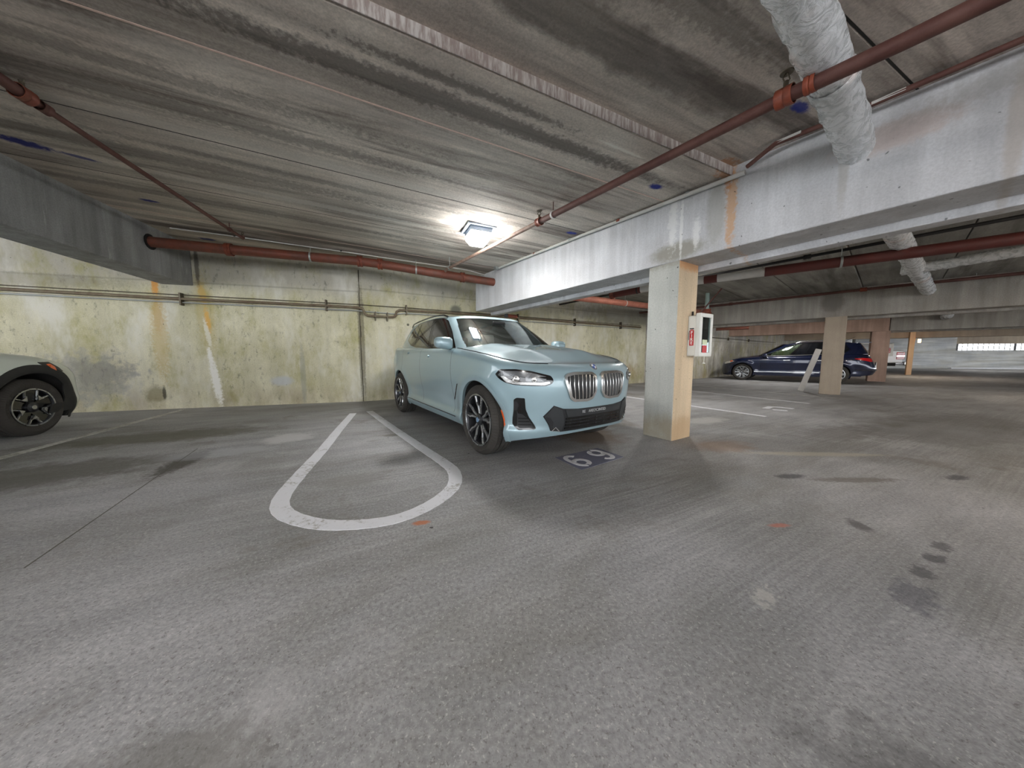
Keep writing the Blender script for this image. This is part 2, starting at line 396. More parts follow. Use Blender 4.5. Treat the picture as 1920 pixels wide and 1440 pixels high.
# painted lines and numbers are parts of the floor
def worn_paint(name, col_, under, wear):
    t = NT(name); v = t.coord()
    a = t.noise(v, 26, 6, .75); b = t.noise(v, 3.0, 4, .6)
    f = t.math('ADD', t.math('MULTIPLY', a, .6), t.math('MULTIPLY', b, .4))
    t.set(t.mix(t.rng(f, wear, wear + .12), under, col_), .7); t.bump(a, .2, .003)
    return t.m
M_PAINT = worn_paint('worn_white_paint', lin(222, 223, 228), lin(166, 164, 160), .36)
M_PAINT_OLD = worn_paint('faded_white_paint', lin(196, 196, 192), lin(150, 148, 140), .44)
M_NAVY = worn_paint('faded_slate_paint', lin(112, 114, 132), lin(140, 139, 140), .34)
def crom(pts, n=8):
    P = [np.array(p, float) for p in pts]
    P = [2 * P[0] - P[1]] + P + [2 * P[-1] - P[-2]]
    out = []
    for i in range(1, len(P) - 2):
        for k in range(n):
            t = k / n
            out.append(.5 * ((2 * P[i]) + (P[i + 1] - P[i - 1]) * t + (2 * P[i - 1] - 5 * P[i] + 4 * P[i + 1] - P[i + 2]) * t ** 2 + (3 * P[i] - P[i - 1] - 3 * P[i + 1] + P[i + 2]) * t ** 3))
    out.append(P[-2]); return out
def ribbon(pts, wd, z=.003):
    m = MB(); n = len(pts); vs = []
    for i, p in enumerate(pts):
        t = pts[min(i + 1, n - 1)] - pts[max(i - 1, 0)]; t = t / np.hypot(*t); nn = np.array([-t[1], t[0]])
        wv = wd * (1 + .03 * math.sin(i * 2.3)) / 2
        for s in (1, -1):
            q = p + nn * wv * s; vs += [(q[0], q[1], z), (q[0], q[1], .0)]
    fs = []
    for i in range(n - 1):
        a = i * 4
        fs += [(a, a + 4, a + 6, a + 2), (a, a + 1, a + 5, a + 4), (a + 2, a + 6, a + 7, a + 3)]
    fs += [(0, 2, 3, 1), (a + 4, a + 5, a + 7, a + 6)]
    return m.add(vs, fs)
def line(a, b, wd=.10, mat=None):
    a, b = np.array(a, float), np.array(b, float)
    return ribbon([a + (b - a) * k / 6 for k in range(7)], wd).build('parking_line', mat or M_PAINT, fl)
u_path = crom([(-2.95, 5.62), (-2.50, 4.35), (-2.15, 3.40), (-1.90, 2.66), (-1.72, 2.20), (-1.53, 1.98), (-1.25, 1.86), (-1.0, 1.845), (-.75, 1.92), (-.57, 2.13), (-.48, 2.42), (-.53, 2.72), (-.68, 2.98), (-1.05, 3.48), (-1.75, 4.44), (-2.75, 5.85)], 7)
ribbon(u_path, .115).build('wedge_line', M_PAINT, fl)
line((-5.10, 2.55), (-6.56, 6.08), .10, M_PAINT_OLD)
line((1.45, 5.00), (-.2, 7.4), .10)
line((4.47, 5.33), (1.9, 9.9), .09)
line((6.68, 6.82), (4.2, 11.9), .09)
line((8.2, 7.6), (6.4, 11.4), .09, M_PAINT_OLD)
MB().prism([(0.45, 3.13), (.65, 2.78), (1.18, 3.15), (.99, 3.47)], 0, .002).build('number_patch', M_NAVY, fl)
M_SAWCUT = plain('saw_cut', lin(96, 94, 86), .9)
def cut(a, b, wd=.008):
    a, b = np.array(a, float), np.array(b, float)
    ribbon([a + (b - a) * k / 4 for k in range(5)], wd, .0012).build('control_joint', M_SAWCUT, fl)
cut((-2.45, 1.45), (-3.62, 3.45), .006)

def stencil(ch, cx, cy, ang, hgt, mat, parent, z=.0035):
    """stencilled digit of bent bars with bridges; 6 and its half-turn 9"""
    arcs = []
    def arc(ox, oy, rx, ry, a0, a1, n=14):
        return [(ox + rx * math.cos(R(a0 + (a1 - a0) * k / n)), oy + ry * math.sin(R(a0 + (a1 - a0) * k / n))) for k in range(n + 1)]
    left = arc(0, .12, .24, .34, 40, 178) + arc(0, -.2, .24, .26, 182, 262)
    right = arc(.01, -.17, .23, .24, 150, -82)
    for p in (left, right):
        pts = []
        for x, y in p:
            if ch == '9': x, y = -x, -y
            x *= hgt; y *= hgt
            pts.append(np.array([cx + x * math.cos(ang) - y * math.sin(ang), cy + x * math.sin(ang) + y * math.cos(ang)]))
        m = ribbon(pts, .15 * hgt, z)
        arcs.append(m)
    mm = MB()
    for a in arcs: mm.add(a.v, a.f)
    return mm.build('bay_number', mat, parent)
ang69 = math.atan2(.355, .535)
stencil('6', .665, 3.035, ang69, .32, M_PAINT, fl)
stencil('9', .955, 3.235, ang69, .32, M_PAINT, fl)

# back wall in three straight runs, wall at the far end
def wall(name, p, ang, x0, x1, mat, label, zt=3.45, th=.3):
    o = MB().box(((x0 + x1) / 2, th / 2, zt / 2), (x1 - x0, th, zt)).build(name, mat)
    o.location = (p[0], p[1], 0); o.rotation_euler = (0, 0, R(ang))
    return struct(o, label, 'wall')
wl = wall('wall_left', J, 17, -10, 0, M_WALL_L, 'yellowed concrete back wall with orange rust runs and a white streak')
wr = wall('wall_right', J, 30, 0, 10.1, M_WALL_R, 'yellowed concrete back wall behind the pale blue car')
w3 = wall('wall_back', W3, 33, 0, 14, M_WALL_3, 'greyish concrete back wall in front of the dark car')
WK = W3 + X(33) * 13.9
w4 = wall('wall_corner', WK, 40, 0, 18, M_WALL_3, 'far stretch of grey concrete back wall beyond the dark car')
s_ = MB(); 
for k in range(12):
    s_.box((random.uniform(-.006, .006), -.004, .12 + k * .25), (.022 + random.uniform(-.006, .008), .012, .26))
jo = s_.build('trim_1', plain('joint_sealant', lin(86, 80, 66), .8))
jo.location = (J[0], J[1], 0); jo.rotation_euler = (0, 0, R(23.5)); struct(jo, 'dark sealed vertical joint in the back wall', 'joint')

# ceiling planks
EW = X(23.5); NW = D(23.5)
M_JOINTLIP = plain('pale_slab_lip', lin(196, 184, 178), .8, var=.25, scale=40)
cl = MB().prism([(-16, -14), (62, -14), (62, 42), (-16, 42)], 3.75, 3.9).build('ceiling', M_DARK_GAP)
struct(cl, 'precast concrete plank ceiling with soot streaks', 'ceiling')
def planks(ds, e, n, pl, ul, pr, ur, zf, mat, gap=.010, lift=lambda d: 0.0, nm='ceiling_plank'):
    for a, b in zip(ds[:-1], ds[1:]):
        lo, hi = n * (a + gap / 2), n * (b - gap / 2)
        q = [isect(lo, e, pl, ul), isect(lo, e, pr, ur), isect(hi, e, pr, ur), isect(hi, e, pl, ul)]
        k = lift((a + b) / 2)
        MB().prism([tuple(p) for p in q], lambda x, y: zf(x, y) + k, lambda x, y: zf(x, y) + k + .22).build(nm, mat, cl, bevel=.006)
M_GROUT = plain('pale_joint_grout', lin(222, 196, 184), .85, var=.2, scale=30)
DS = [-9.0, -7.4, -6.2, -4.98, -3.76, -2.54, -1.4, -.19, 1.03, 2.165, 2.84, 4.04, 5.34, 6.56, 7.8, 9.6]
planks(DS, EW, NW, W0 - X(A_L) * .1, D(A_L), C1 + X(A_R) * .1, D(A_R), zc, M_CEIL, lift=lambda d: .085 if d < 2.165 else 0.0)
for d_, m_ in ((2.84, M_GROUT), (4.04, M_DARK_GAP), (5.34, M_DARK_GAP), (6.56, M_GROUT), (1.03, M_DARK_GAP)):
    q_ = [isect(NW * (d_ - .009), EW, W0, D(A_L)), isect(NW * (d_ - .009), EW, C1, D(A_R)), isect(NW * (d_ + .005), EW, C1, D(A_R)), isect(NW * (d_ + .005), EW, W0, D(A_L))]
    MB().prism([tuple(p) for p in q_], lambda x, y: zc(x, y) + (-.002 if d_ in (2.84, 6.56) else .001 if d_ > 2.165 else .086), lambda x, y: zc(x, y) + .15).build('joint_filler', m_, cl)
planks([-9, -4, 0, 4, 8, 12], X(17), D(17), W0 - X(A_L) * 9, D(A_L), W0 - X(A_L) * .3, D(A_L), lambda x, y: 3.3, M_CEIL)
zc2 = lambda x, y: 2.965 - .019 * x
E2 = X(39); N2 = D(39)
planks([-8, -5.4, -4.2, -3.0, -1.8, -.6, .6, 1.8, 3.0, 4.2, 5.4, 6.6, 7.8, 9.0], E2, N2, C1 + X(A_R) * .35, D(A_R), C2 + X(A_2) * .1, D(A_2), zc2, M_CEIL2, .014, lift=lambda d: .05 if d < .6 else 0)
planks([-10, -7, -4.6, -2.2, .2, 2.6, 5.0, 8.5], X(47), D(47), C2 + X(A_2) * .3, D(A_2), C3 + X(A_3) * .1, D(A_3), lambda x, y: 2.80, M_CEIL2, .014)
planks([-20, -12, -6, 0, 5, 10], X(52), D(52), C3 + X(A_3) * .3, D(A_3), C3 + X(A_3) * 40, D(A_3), lambda x, y: 2.80, M_CEIL2, .014)
# the stained lip of the thicker plank
lp = [isect(NW * 2.150, EW, W0, D(A_L)), isect(NW * 2.150, EW, C1, D(A_R)), isect(NW * 2.156, EW, C1, D(A_R)), isect(NW * 2.156, EW, W0, D(A_L))]
def lip_mat():
    t = NT('lime_streaked_lip'); v = t.coord()
    q = t.mapping(t.mapping(v, rot=(0, 0, -R(23.5))), scale=(1, 1, .15))
    nz = t.noise(q, 42, 4, .65)
    t.set(t.mix(t.rng(nz, .38, .66), lin(160, 146, 140), lin(210, 205, 201)), .85)
    return t.m
MB().prism([tuple(p) for p in lp], lambda x, y: zc(x, y) + .001, lambda x, y: zc(x, y) + .085).build('plank_lip', lip_mat(), cl)

# beams and columns
def beam(p, ang, t0, t1, wd, z0, z1, mat, label, side=1, ledge=None, bevel=.012):
    """near face through p; local x runs toward the viewer along the beam, local y into the beam"""
    o = MB().box(((t0 + t1) / 2, side * wd / 2, (z0 + z1) / 2), (t1 - t0, wd, z1 - z0)).build('concrete_beam', mat, bevel=bevel)
    o.location = (p[0], p[1], 0); o.rotation_euler = (0, 0, R(ang - 90))
    struct(o, label, 'beam')
    if ledge:
        MB().box(((t0 + t1) / 2, side * (wd + ledge[0] / 2), z0 - ledge[1] / 2 + .05), (t1 - t0, ledge[0], ledge[1] + .1)).build('ledge', mat, o, bevel=.008)
    return o
b_r = beam(C1, A_R, -5.05, 13, .44, 2.185, 3.35, M_BEAM_R, 'long pale concrete beam resting on the column beside the car', ledge=(.16, .07))
b_l = beam(W0, A_L, -.2, 12, .50, 2.46, 3.55, M_BEAM_L, 'dark streaked concrete beam above the white car', side=-1)
b_2 = beam(C2, A_2, -5.2, 12, .45, 2.115, 3.1, M_BEAM_2, 'grey concrete beam resting on the column with the leaning board', ledge=(.16, .06))
b_3 = beam(C3, A_3, -6.0, -.05, .45, 2.08, 3.1, M_BEAM_3, 'rosy concrete beam above the dark car')
b_5 = beam(C3, A_3, -.03, 14, .45, 2.08, 3.1, M_BEAM_2, 'dark grey concrete beam crossing the far aisle', ledge=(.2, .04))
C4 = C3 + X(52) * 9.0
b_4 = beam(C4, 55, -9, 20, .5, 2.12, 3.1, M_COL2, 'distant concrete beam before the barred window')
M_ORANGECOL = concrete('tan_column_concrete', lin(194, 160, 128), lin(206, 176, 142), vertical=True, streak_amt=.1, fine=.1)
def column(p, ang, wx, wy, zt, mat, label):
    o = MB().box((wx / 2, wy / 2, zt / 2), (wx, wy, zt)).build('concrete_column', mat, bevel=.012)
    o.location = (p[0], p[1], 0); o.rotation_euler = (0, 0, R(ang))
    return struct(o, label, 'column')
col1 = column(C1, 32, .425, .40, 2.20, M_COL1, 'pale concrete column with the fire cabinet on it')
M_FACE_WARMLIT = concrete('warm_lit_face_concrete', lin(206, 184, 154), lin(222, 202, 172), vertical=True, streak_amt=.16, fine=.12, bump=.2, pits=.6, stains=[((.2, .1), (.4, .25), 0, lin(176, 146, 110), .6, .9, 'xz'), ((.2, 2.18), (.5, .12), 0, lin(206, 150, 100), .7, 1.0, 'xz')])  # warm light on this side of the column, painted into its colour
col1.data.materials.append(M_FACE_WARMLIT)
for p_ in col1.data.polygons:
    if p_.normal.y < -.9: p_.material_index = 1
col2 = column(C2, A_2, .42, .42, 2.13, M_COL2, 'beige concrete column with a white board leaning on it')
col3 = column(C3, A_3 - 4, .55, .50, 2.10, M_BEAM_3, 'rosy concrete column behind the dark car')
col4 = column(np.array([22.42, 17.2]), 50, .2, .2, 2.85, M_ORANGECOL, 'slim distant column beside the pickup tail')
# far end: solid wall, barred window strip, pale kerb
FE = np.array([36.6, 26.3]); FA = -14
def at_far(x0, x1, z0, z1, th, mat, name, parent=None, y=0.0, bevel=0):
    o = MB().box(((x0 + x1) / 2, y + th / 2, (z0 + z1) / 2), (x1 - x0, th, z1 - z0)).build(name, mat, parent, bevel=bevel)
    if parent is None:
        o.location = (FE[0], FE[1], 0); o.rotation_euler = (0, 0, R(FA))
    return o
we = at_far(.9, 16, 0, 1.50, .3, M_ENDWALL, 'wall_front'); struct(we, 'pale painted end wall below the barred window', 'wall')
at_far(.9, 16, 2.08, 3.2, .3, M_COL2, 'lintel', we)
at_far(-6, .9, 0, 3.2, .35, M_ENDWALL, 'pier', we, y=-.05)
at_far(.0, 16, 0, .12, .25, plain('white_kerb', lin(226, 228, 232), .6), 'kerb', we, y=-.9, bevel=.02)
win = at_far(.9, 16, 1.50, 1.54, .12, plain('steel_sill', lin(150, 150, 150), .5, .6), 'window_1'); struct(win, 'long barred window opening high in the end wall', 'window')
M_BAR = plain('dark_steel_bar', lin(70, 70, 72), .5, .6)
for k in range(46):
    at_far(1.1 + k * .33 - .012, 1.1 + k * .33 + .012, 1.52, 2.08, .03, M_BAR, 'bar', win, y=.1)
for z in (1.66, 1.86):
    at_far(.9, 16, z - .012, z + .012, .03, M_BAR, 'cross_bar', win, y=.13)
for k in range(4):
    at_far(1.1 + k * 3.6 - .04, 1.1 + k * 3.6 + .04, 1.52, 2.08, .08, M_BAR, 'mullion', win, y=.08)

# ------------------------------------------------------------------ cars
def pchip(x, xs, ys):
    xs = np.asarray(xs, float); ys = np.asarray(ys, float)
    if xs[0] > xs[-1]: xs = xs[::-1]; ys = ys[::-1]
    h_ = np.diff(xs); dl = np.diff(ys) / h_
    m = np.zeros_like(ys)
    for i in range(1, len(xs) - 1):
        if dl[i - 1] * dl[i] > 0:
            w1 = 2 * h_[i] + h_[i - 1]; w2 = h_[i] + 2 * h_[i - 1]
            m[i] = (w1 + w2) / (w1 / dl[i - 1] + w2 / dl[i])
    m[0], m[-1] = dl[0], dl[-1]
    x = np.clip(np.asarray(x, float), xs[0], xs[-1])
    i = np.clip(np.searchsorted(xs, x) - 1, 0, len(xs) - 2)
    t = (x - xs[i]) / h_[i]
    return (ys[i] * (1 + 2 * t) * (1 - t) ** 2 + m[i] * h_[i] * t * (1 - t) ** 2 + ys[i + 1] * t * t * (3 - 2 * t) + m[i + 1] * h_[i] * t * t * (t - 1))

class CarShape:
    """car frame: x forward from the front axle, y to the car's left, z up"""
    def __init__(s, **k):
        s.__dict__.update(k)
        # reference outline: arc length from the front centre along one side to the rear centre
        th = np.linspace(0, math.pi / 2, 160)
        zr = .7
        fx = s.xcf + (s.XF(zr) - s.xcf) * np.cos(th) ** (2 / s.nf); fy = s.WZ(zr) * np.sin(th) ** (2 / s.nf)
        L = np.concatenate([[0], np.cumsum(np.hypot(np.diff(fx), np.diff(fy)))])
        s.th, s.Lf, s.LF = th, L, L[-1]
        s.LS = s.xcf - s.xcr
        gx = s.xcr - (s.xcr - s.XR(zr)) * np.sin(th) ** (2 / s.nr); gy = s.WZ(zr) * np.cos(th) ** (2 / s.nr)
        L2 = np.concatenate([[0], np.cumsum(np.hypot(np.diff(gx), np.diff(gy)))])
        s.Lr, s.LR = L2, L2[-1]
        s.U = s.LF + s.LS + s.LR
    def XF(s, z): return pchip(z, *s.xf)
    def XR(s, z): return pchip(z, *s.xr)
    def WZ(s, z): return pchip(z, *s.w)
    def raw(s, u, z):
        """plan point before top roll"""
        u = np.asarray(u, float); z = np.broadcast_to(np.asarray(z, float), u.shape)
        w = s.WZ(z)
        tf = np.interp(u, s.Lf, s.th); tr = np.interp(u - s.LF - s.LS, s.Lr, s.th)
        x1 = s.xcf + (s.XF(z) - s.xcf) * np.cos(tf) ** (2 / s.nf); y1 = w * np.sin(tf) ** (2 / s.nf)
        x2 = s.xcf - (u - s.LF); y2 = w
        x3 = s.xcr - (s.xcr - s.XR(z)) * np.sin(tr) ** (2 / s.nr); y3 = w * np.cos(tr) ** (2 / s.nr)
        x = np.where(u < s.LF, x1, np.where(u < s.LF + s.LS, x2, x3)); y = np.where(u < s.LF, y1, np.where(u < s.LF + s.LS, y2, y3))
        # flare above the wheels
        for ax in (0.0, -s.wb):
            r = np.hypot(x - ax, z - s.rw)
            y = y + np.where(y > .5, s.flare * np.exp(-((r - s.ra - .05) / .07) ** 2) * np.clip((z - .2) / .2, 0, 1), 0)
        y = y * (1 - s.taper * np.clip(-(x + s.wb * .5) / 2.0, 0, 1) ** 2)
        return x, y
    def ZT(s, u):
        x, _ = s.raw(u, .8); return pchip(x, *s.zt)
    def ZB(s, u):
        x, _ = s.raw(u, .5); return pchip(x, *s.zb)
    def P(s, u, z, off=0.0):
        """point on the body side / nose / tail; off pushes it outward"""
        u = np.asarray(u, float); z = np.broadcast_to(np.asarray(z, float), u.shape).astype(float)
        x, y = s.raw(u, z); e = 1e-3
        xa, ya = s.raw(np.clip(u - e, 0, s.U), z); xb, yb = s.raw(np.clip(u + e, 0, s.U), z)
        tx, ty = xb - xa, yb - ya
        ln = np.hypot(tx, ty) + 1e-12; nx, ny = -ty / ln, tx / ln          # outward is right of travel on the +y side
        nx, ny = -nx, -ny
        sgn = np.where(nx * 1.0 * (x + s.wb / 2) + ny * y < 0, -1, 1); nx, ny = nx * sgn, ny * sgn
        d = s.ZT(u) - z; r = s.roll
        ins = np.where(d < r, r * (1 - np.sqrt(np.clip(1 - ((r - d) / r) ** 2, 0, 1))), 0) * s.rollk
        x = x + nx * (off - ins); y = y + ny * (off - ins)
        return np.stack([x, np.maximum(y, 0) if off == 0 else y, z], -1)
    def u_of_x(s, x): return s.LF + (s.xcf - x)
    def u_of_y(s, y, z=.7):
        t = np.arcsin(np.clip(y / s.WZ(z), 0, 1) ** (s.nf / 2)); return np.interp(t, s.th, s.Lf)

def mirror(v): return [(p[0], -p[1], p[2]) for p in v]
def grid_faces(nu, nv, keep=None):
    fs = []
    for i in range(nu - 1):
        for j_ in range(nv - 1):
            if keep is None or keep(i, j_):
                a = i * nv + j_
                fs.append((a, a + nv, a + nv + 1, a + 1))
    return fs
def part_from(verts, faces, name, mat, parent, flip=False, smooth=True, angle=50, both=False):
    """compact faces into a mesh object"""
    idx = {}; vs = []; fs = []
    for f in faces:
        g = []
        for k in f:
            if k not in idx: idx[k] = len(vs); vs.append(tuple(float(c) for c in verts[k]))
            g.append(idx[k])
        g2 = []
        for k in g:
            if not g2 or k != g2[-1]: g2.append(k)
        if len(set(g2)) < 3: continue
        fs.append(tuple(g2[::-1] if flip else g2))
    if both:
        n = len(vs); vs2 = mirror(vs); fs = fs + [tuple(n + k for k in f[::-1]) for f in fs]; vs = vs + vs2
    m = MB(); m.v = vs; m.f = fs
    me = bpy.data.meshes.new(name); me.from_pydata(vs, [], fs)
    bm = bmesh.new(); bm.from_mesh(me)
    bmesh.ops.remove_doubles(bm, verts=bm.verts, dist=2e-4)
    bmesh.ops.recalc_face_normals(bm, faces=bm.faces) if both == 'fix' else None
    bm.to_mesh(me); bm.free(); me.validate()
    return link(name, me, mat, parent, smooth, angle)

def decal(poly, fn, name, mat, parent, off=.003, thick=.004, res=.03, smooth=True, holes=(), sub=4):
    """patch with its own thickness that follows the surface fn(array a, array b, off) -> points"""
    bm = bmesh.new()
    def ring(pl):
        vs = [bm.verts.new((p[0], p[1], 0)) for p in pl]
        return [bm.edges.new((vs[i], vs[(i + 1) % len(vs)])) for i in range(len(vs))]
    es = ring(poly)
    for h_ in holes: es += ring(h_)
    bmesh.ops.triangle_fill(bm, use_beauty=True, use_dissolve=False, edges=es)
    for _ in range(sub):
        le = [e for e in bm.edges if e.calc_length() > res]
        if not le: break
        bmesh.ops.subdivide_edges(bm, edges=le, cuts=1)
        bmesh.ops.triangulate(bm, faces=[f for f in bm.faces if len(f.verts) > 3])
    bm.verts.ensure_lookup_table(); bm.faces.ensure_lookup_table()
    ab = np.array([[v.co.x, v.co.y] for v in bm.verts])
    top = fn(ab[:, 0], ab[:, 1], off); bot = fn(ab[:, 0], ab[:, 1], off - thick)
    n = len(ab)
    fs = [tuple(v.index for v in f.verts) for f in bm.faces]
    bnd = []
    for e in bm.edges:
        if len(e.link_faces) == 1:
            f = e.link_faces[0]; vi = [v.index for v in f.verts]
            a, b = e.verts[0].index, e.verts[1].index
            k = vi.index(a)
            if vi[(k + 1) % len(vi)] != b: a, b = b, a
            bnd.append((a, b))
    bm.free()
    vs = [tuple(p) for p in top] + [tuple(p) for p in bot]
    faces = fs + [tuple(k + n for k in f[::-1]) for f in fs] + [(b, a, a + n, b + n) for a, b in bnd]
    me = bpy.data.meshes.new(name); me.from_pydata(vs, [], faces)
    bm = bmesh.new(); bm.from_mesh(me); bmesh.ops.recalc_face_normals(bm, faces=bm.faces); bm.to_mesh(me); bm.free()
    me.validate()
    return link(name, me, mat, parent, smooth, 40)
def round_poly(pts, r=.02, n=4):
    out = []
    N = len(pts)
    for i in range(N):
        a, b, c = (np.array(pts[k % N], float) for k in (i - 1, i, i + 1))
        ra = min(r, .45 * np.hypot(*(a - b))); rc = min(r, .45 * np.hypot(*(c - b)))
        p0 = b + (a - b) / np.hypot(*(a - b)) * ra; p1 = b + (c - b) / np.hypot(*(c - b)) * rc
        for k in range(n + 1):
            t = k / n
            out.append(tuple((1 - t) ** 2 * p0 + 2 * t * (1 - t) * b + t * t * p1))
    return out
def inset_poly(pts, d):
    P = [np.array(p, float) for p in pts]; n = len(P); out = []
    area = sum(P[i][0] * P[(i + 1) % n][1] - P[(i + 1) % n][0] * P[i][1] for i in range(n))
    sg = 1 if area > 0 else -1
    for i in range(n):
        a, b, c = P[i - 1], P[i], P[(i + 1) % n]
        n1 = np.array([-(b - a)[1], (b - a)[0]]); n1 = n1 / (np.hypot(*n1) + 1e-9)
        n2 = np.array([-(c - b)[1], (c - b)[0]]); n2 = n2 / (np.hypot(*n2) + 1e-9)
        m = n1 + n2; m = m / (np.hypot(*m) + 1e-9)
        k = d / max(.5, float(m @ n1))
        out.append(tuple(b + sg * m * k))
    return out

# ---- wheels
M_RUBBER = None
def tyre_mat():
    t = NT('tyre_rubber'); v = t.coord()
    sp = t.n('ShaderNodeSeparateXYZ'); t.put(sp.inputs[0], v)
    nz = t.noise(v, 9, 5, .6)
    an = t.n('ShaderNodeMath', operation='ARCTAN2'); t.put(an.inputs[0], sp.outputs[2]); t.put(an.inputs[1], sp.outputs[0])
    sv = t.math('SINE', t.math('ADD', t.math('MULTIPLY', an.outputs[0], 74.0), t.math('MULTIPLY', sp.outputs[1], 60.0)))
    t.set(t.mix(nz, lin(44, 42, 40), lin(68, 64, 59)), .85)
    t.bump(t.rng(sv, -.9, -.6), .8, .006)
    return t.m
M_TYRE = tyre_mat()
M_WELL = plain('wheel_well_plastic', lin(44, 42, 41), .85)
M_RIMDARK = plain('dark_grey_alloy', lin(62, 63, 66), .35, .7)
M_RIMFACE = plain('machined_alloy', lin(178, 180, 182), .28, .9)
M_DISC = plain('brake_disc_steel', lin(120, 118, 116), .4, .9)
M_BLACK = plain('black_plastic', lin(26, 27, 29), .45)
M_GLOSSBLACK = plain('gloss_black_trim', lin(14, 15, 17), .12, coat=.6)

def wheel(parent, x, y, R_t, wd, R_r, style, side, steer=0.0, face=None, dark=None):
    """side -1: outer face toward -y"""
    face = face or M_RIMFACE; dark = dark or M_RIMDARK
    root = empty('wheel', (x, y, R_t)); root.parent = parent
    root.rotation_euler = (0, 0, steer + (0 if side < 0 else math.pi))
    # local: axis y, outer face at -y
    h2 = wd / 2
    prof = [(R_r - .012, -h2 + .03), (R_r + .004, -h2 + .012), (R_r + .03, -h2 - .004), (R_r + (R_t - R_r) * .55, -h2 - .010), (R_t - .03, -h2 + .004), (R_t - .010, -h2 + .02)]
    g = .008
    tr = []
    cuts_ = [-.62, -.22, .22, .62]
    tr.append((R_t - .003, -h2 + .035))
    for cc in cuts_:
        yy = cc * h2
        tr += [(R_t, yy - .006), (R_t - g, yy - .004), (R_t - g, yy + .004), (R_t, yy + .006)]
    tr.append((R_t - .003, h2 - .035))
    prof += tr + [(R_t - .010, h2 - .02), (R_t - .03, h2 - .004), (R_r + (R_t - R_r) * .5, h2 + .008), (R_r, h2 - .02), (R_r - .012, h2 - .03)]
    MB().lathe(prof, (0, 0, 0), (0, 1, 0), 72, closed=True).build('tyre', M_TYRE, root, True, angle=35)
    rim = MB().lathe([(R_r + .002, -h2 + .012), (R_r - .006, -h2 + .004), (R_r - .018, -h2 + .010), (R_r - .022, -h2 + .03), (R_r - .035, h2 * .2), (R_r - .03, h2 - .03), (R_r + .0, h2 - .012)], (0, 0, 0), (0, 1, 0), 64)
    rb = rim.build('rim', dark, root, True, angle=60)
    MB().lathe([(R_r + .001, -h2 + .010), (R_r + .001, -h2 + .003), (R_r - .012, -h2 + .002), (R_r - .014, -h2 + .009)], (0, 0, 0), (0, 1, 0), 64, closed=True).build('rim_lip', face, rb, True)
    MB().lathe([(.02, .03), (R_r * .72, .03), (R_r * .72, .045), (.02, .045)], (0, 0, 0), (0, 1, 0), 40, closed=True).build('brake_disc', M_DISC, root, True)
    MB().lathe([(.0, .06), (R_r - .03, .06), (R_r - .03, .07), (0.0, .07)], (0, 0, 0), (0, 1, 0), 32).build('backing_plate', M_BLACK, root, True)
    MB().box((.0, .03, R_r * .55), (.20, .07, .09)).build('caliper', plain('caliper_grey', lin(66, 66, 68), .5), root, bevel=.015)
    yo = -h2 + .012
    def bar(pts, w0, w1, th, mat, name, y0=yo, dish=.03):
        """spoke through (radius, angle in degrees) points; width in metres"""
        m = MB(); vs = []; n = len(pts)
        C = [np.array([r * math.cos(R(a)), r * math.sin(R(a))]) for r, a in pts]
        for i in range(n):
            t = C[min(i + 1, n - 1)] - C[max(i - 1, 0)]; t = t / np.hypot(*t); nn = np.array([-t[1], t[0]])
            w = (w0 + (w1 - w0) * i / (n - 1)) / 2
            yy = y0 + dish * (1 - pts[i][0] / R_r)
            for sgn in (1, -1):
                q = C[i] + nn * w * sgn; vs.append((q[0], yy, q[1]))
            for sgn in (1, -1):
                q = C[i] + nn * (w + .004) * sgn; vs.append((q[0], yy + th, q[1]))
        fs = []
        for i in range(n - 1):
            a = i * 4; b = a + 4
            fs += [(a, b, b + 1, a + 1), (a, a + 2, b + 2, b), (a + 1, b + 1, b + 3, a + 3)]
        fs += [(0, 1, 3, 2), (b, b + 2, b + 3, b + 1)]
        return m.add(vs, fs).build(name, mat, root, bevel=0)
    Rr = R_r - .012
    if style == 'double':
        for k in range(5):
            a0 = 90 + k * 72
            for s in (-1, 1):
                p = [(.05, a0 + s * 12), (Rr * .55, a0 + s * 11), (Rr * .72, a0 + s * 16), (Rr, a0 + s * 15)]
                bar(p, .020, .017, .012, face, 'spoke')
                bar([(.05, a0 + s * 9), (Rr * .55, a0 + s * 9), (Rr * .74, a0 + s * 12), (Rr, a0 + s * 11)], .034, .036, .035, dark, 'spoke_side', yo + .008)
    elif style == 'five_v':
        for k in range(5):
            a0 = 90 + k * 72
            bar([(.04, a0), (Rr * .6, a0), (Rr, a0)], .085, .105, .03, M_GLOSSBLACK, 'spoke', yo + .012)
            for s in (-1, 1):
                bar([(Rr * .48, a0 + s * 36), (Rr * .62, a0 + s * 28), (Rr, a0 + s * 17.5)], .012, .012, .012, face, 'spoke_edge', yo)
            m = MB(); a1 = a0 + 36; q = []
            for r_, aa in ((Rr * .45, a1), (Rr * .70, a1 + 14), (Rr * .66, a1), (Rr * .70, a1 - 14)):
                q.append((r_ * math.cos(R(aa)), r_ * math.sin(R(aa))))
            m.add([(a, yo - .002, b) for a, b in q] + [(a, yo + .02, b) for a, b in q], [(0, 1, 2, 3), (7, 6, 5, 4), (0, 4, 5, 1), (1, 5, 6, 2), (2, 6, 7, 3), (3, 7, 4, 0)])
            m.build('spoke_facet', face, root)
    else:
        for k in range(5):
            a0 = 90 + k * 72
            for s in (-1, 1):
                bar([(.05, a0 + s * 10), (Rr * .6, a0 + s * 15), (Rr, a0 + s * 20)], .030, .042, .03, face, 'spoke')
            bar([(Rr * .55, a0), (Rr * .8, a0 - 5), (Rr, a0 - 8)], .02, .03, .03, face, 'spoke')
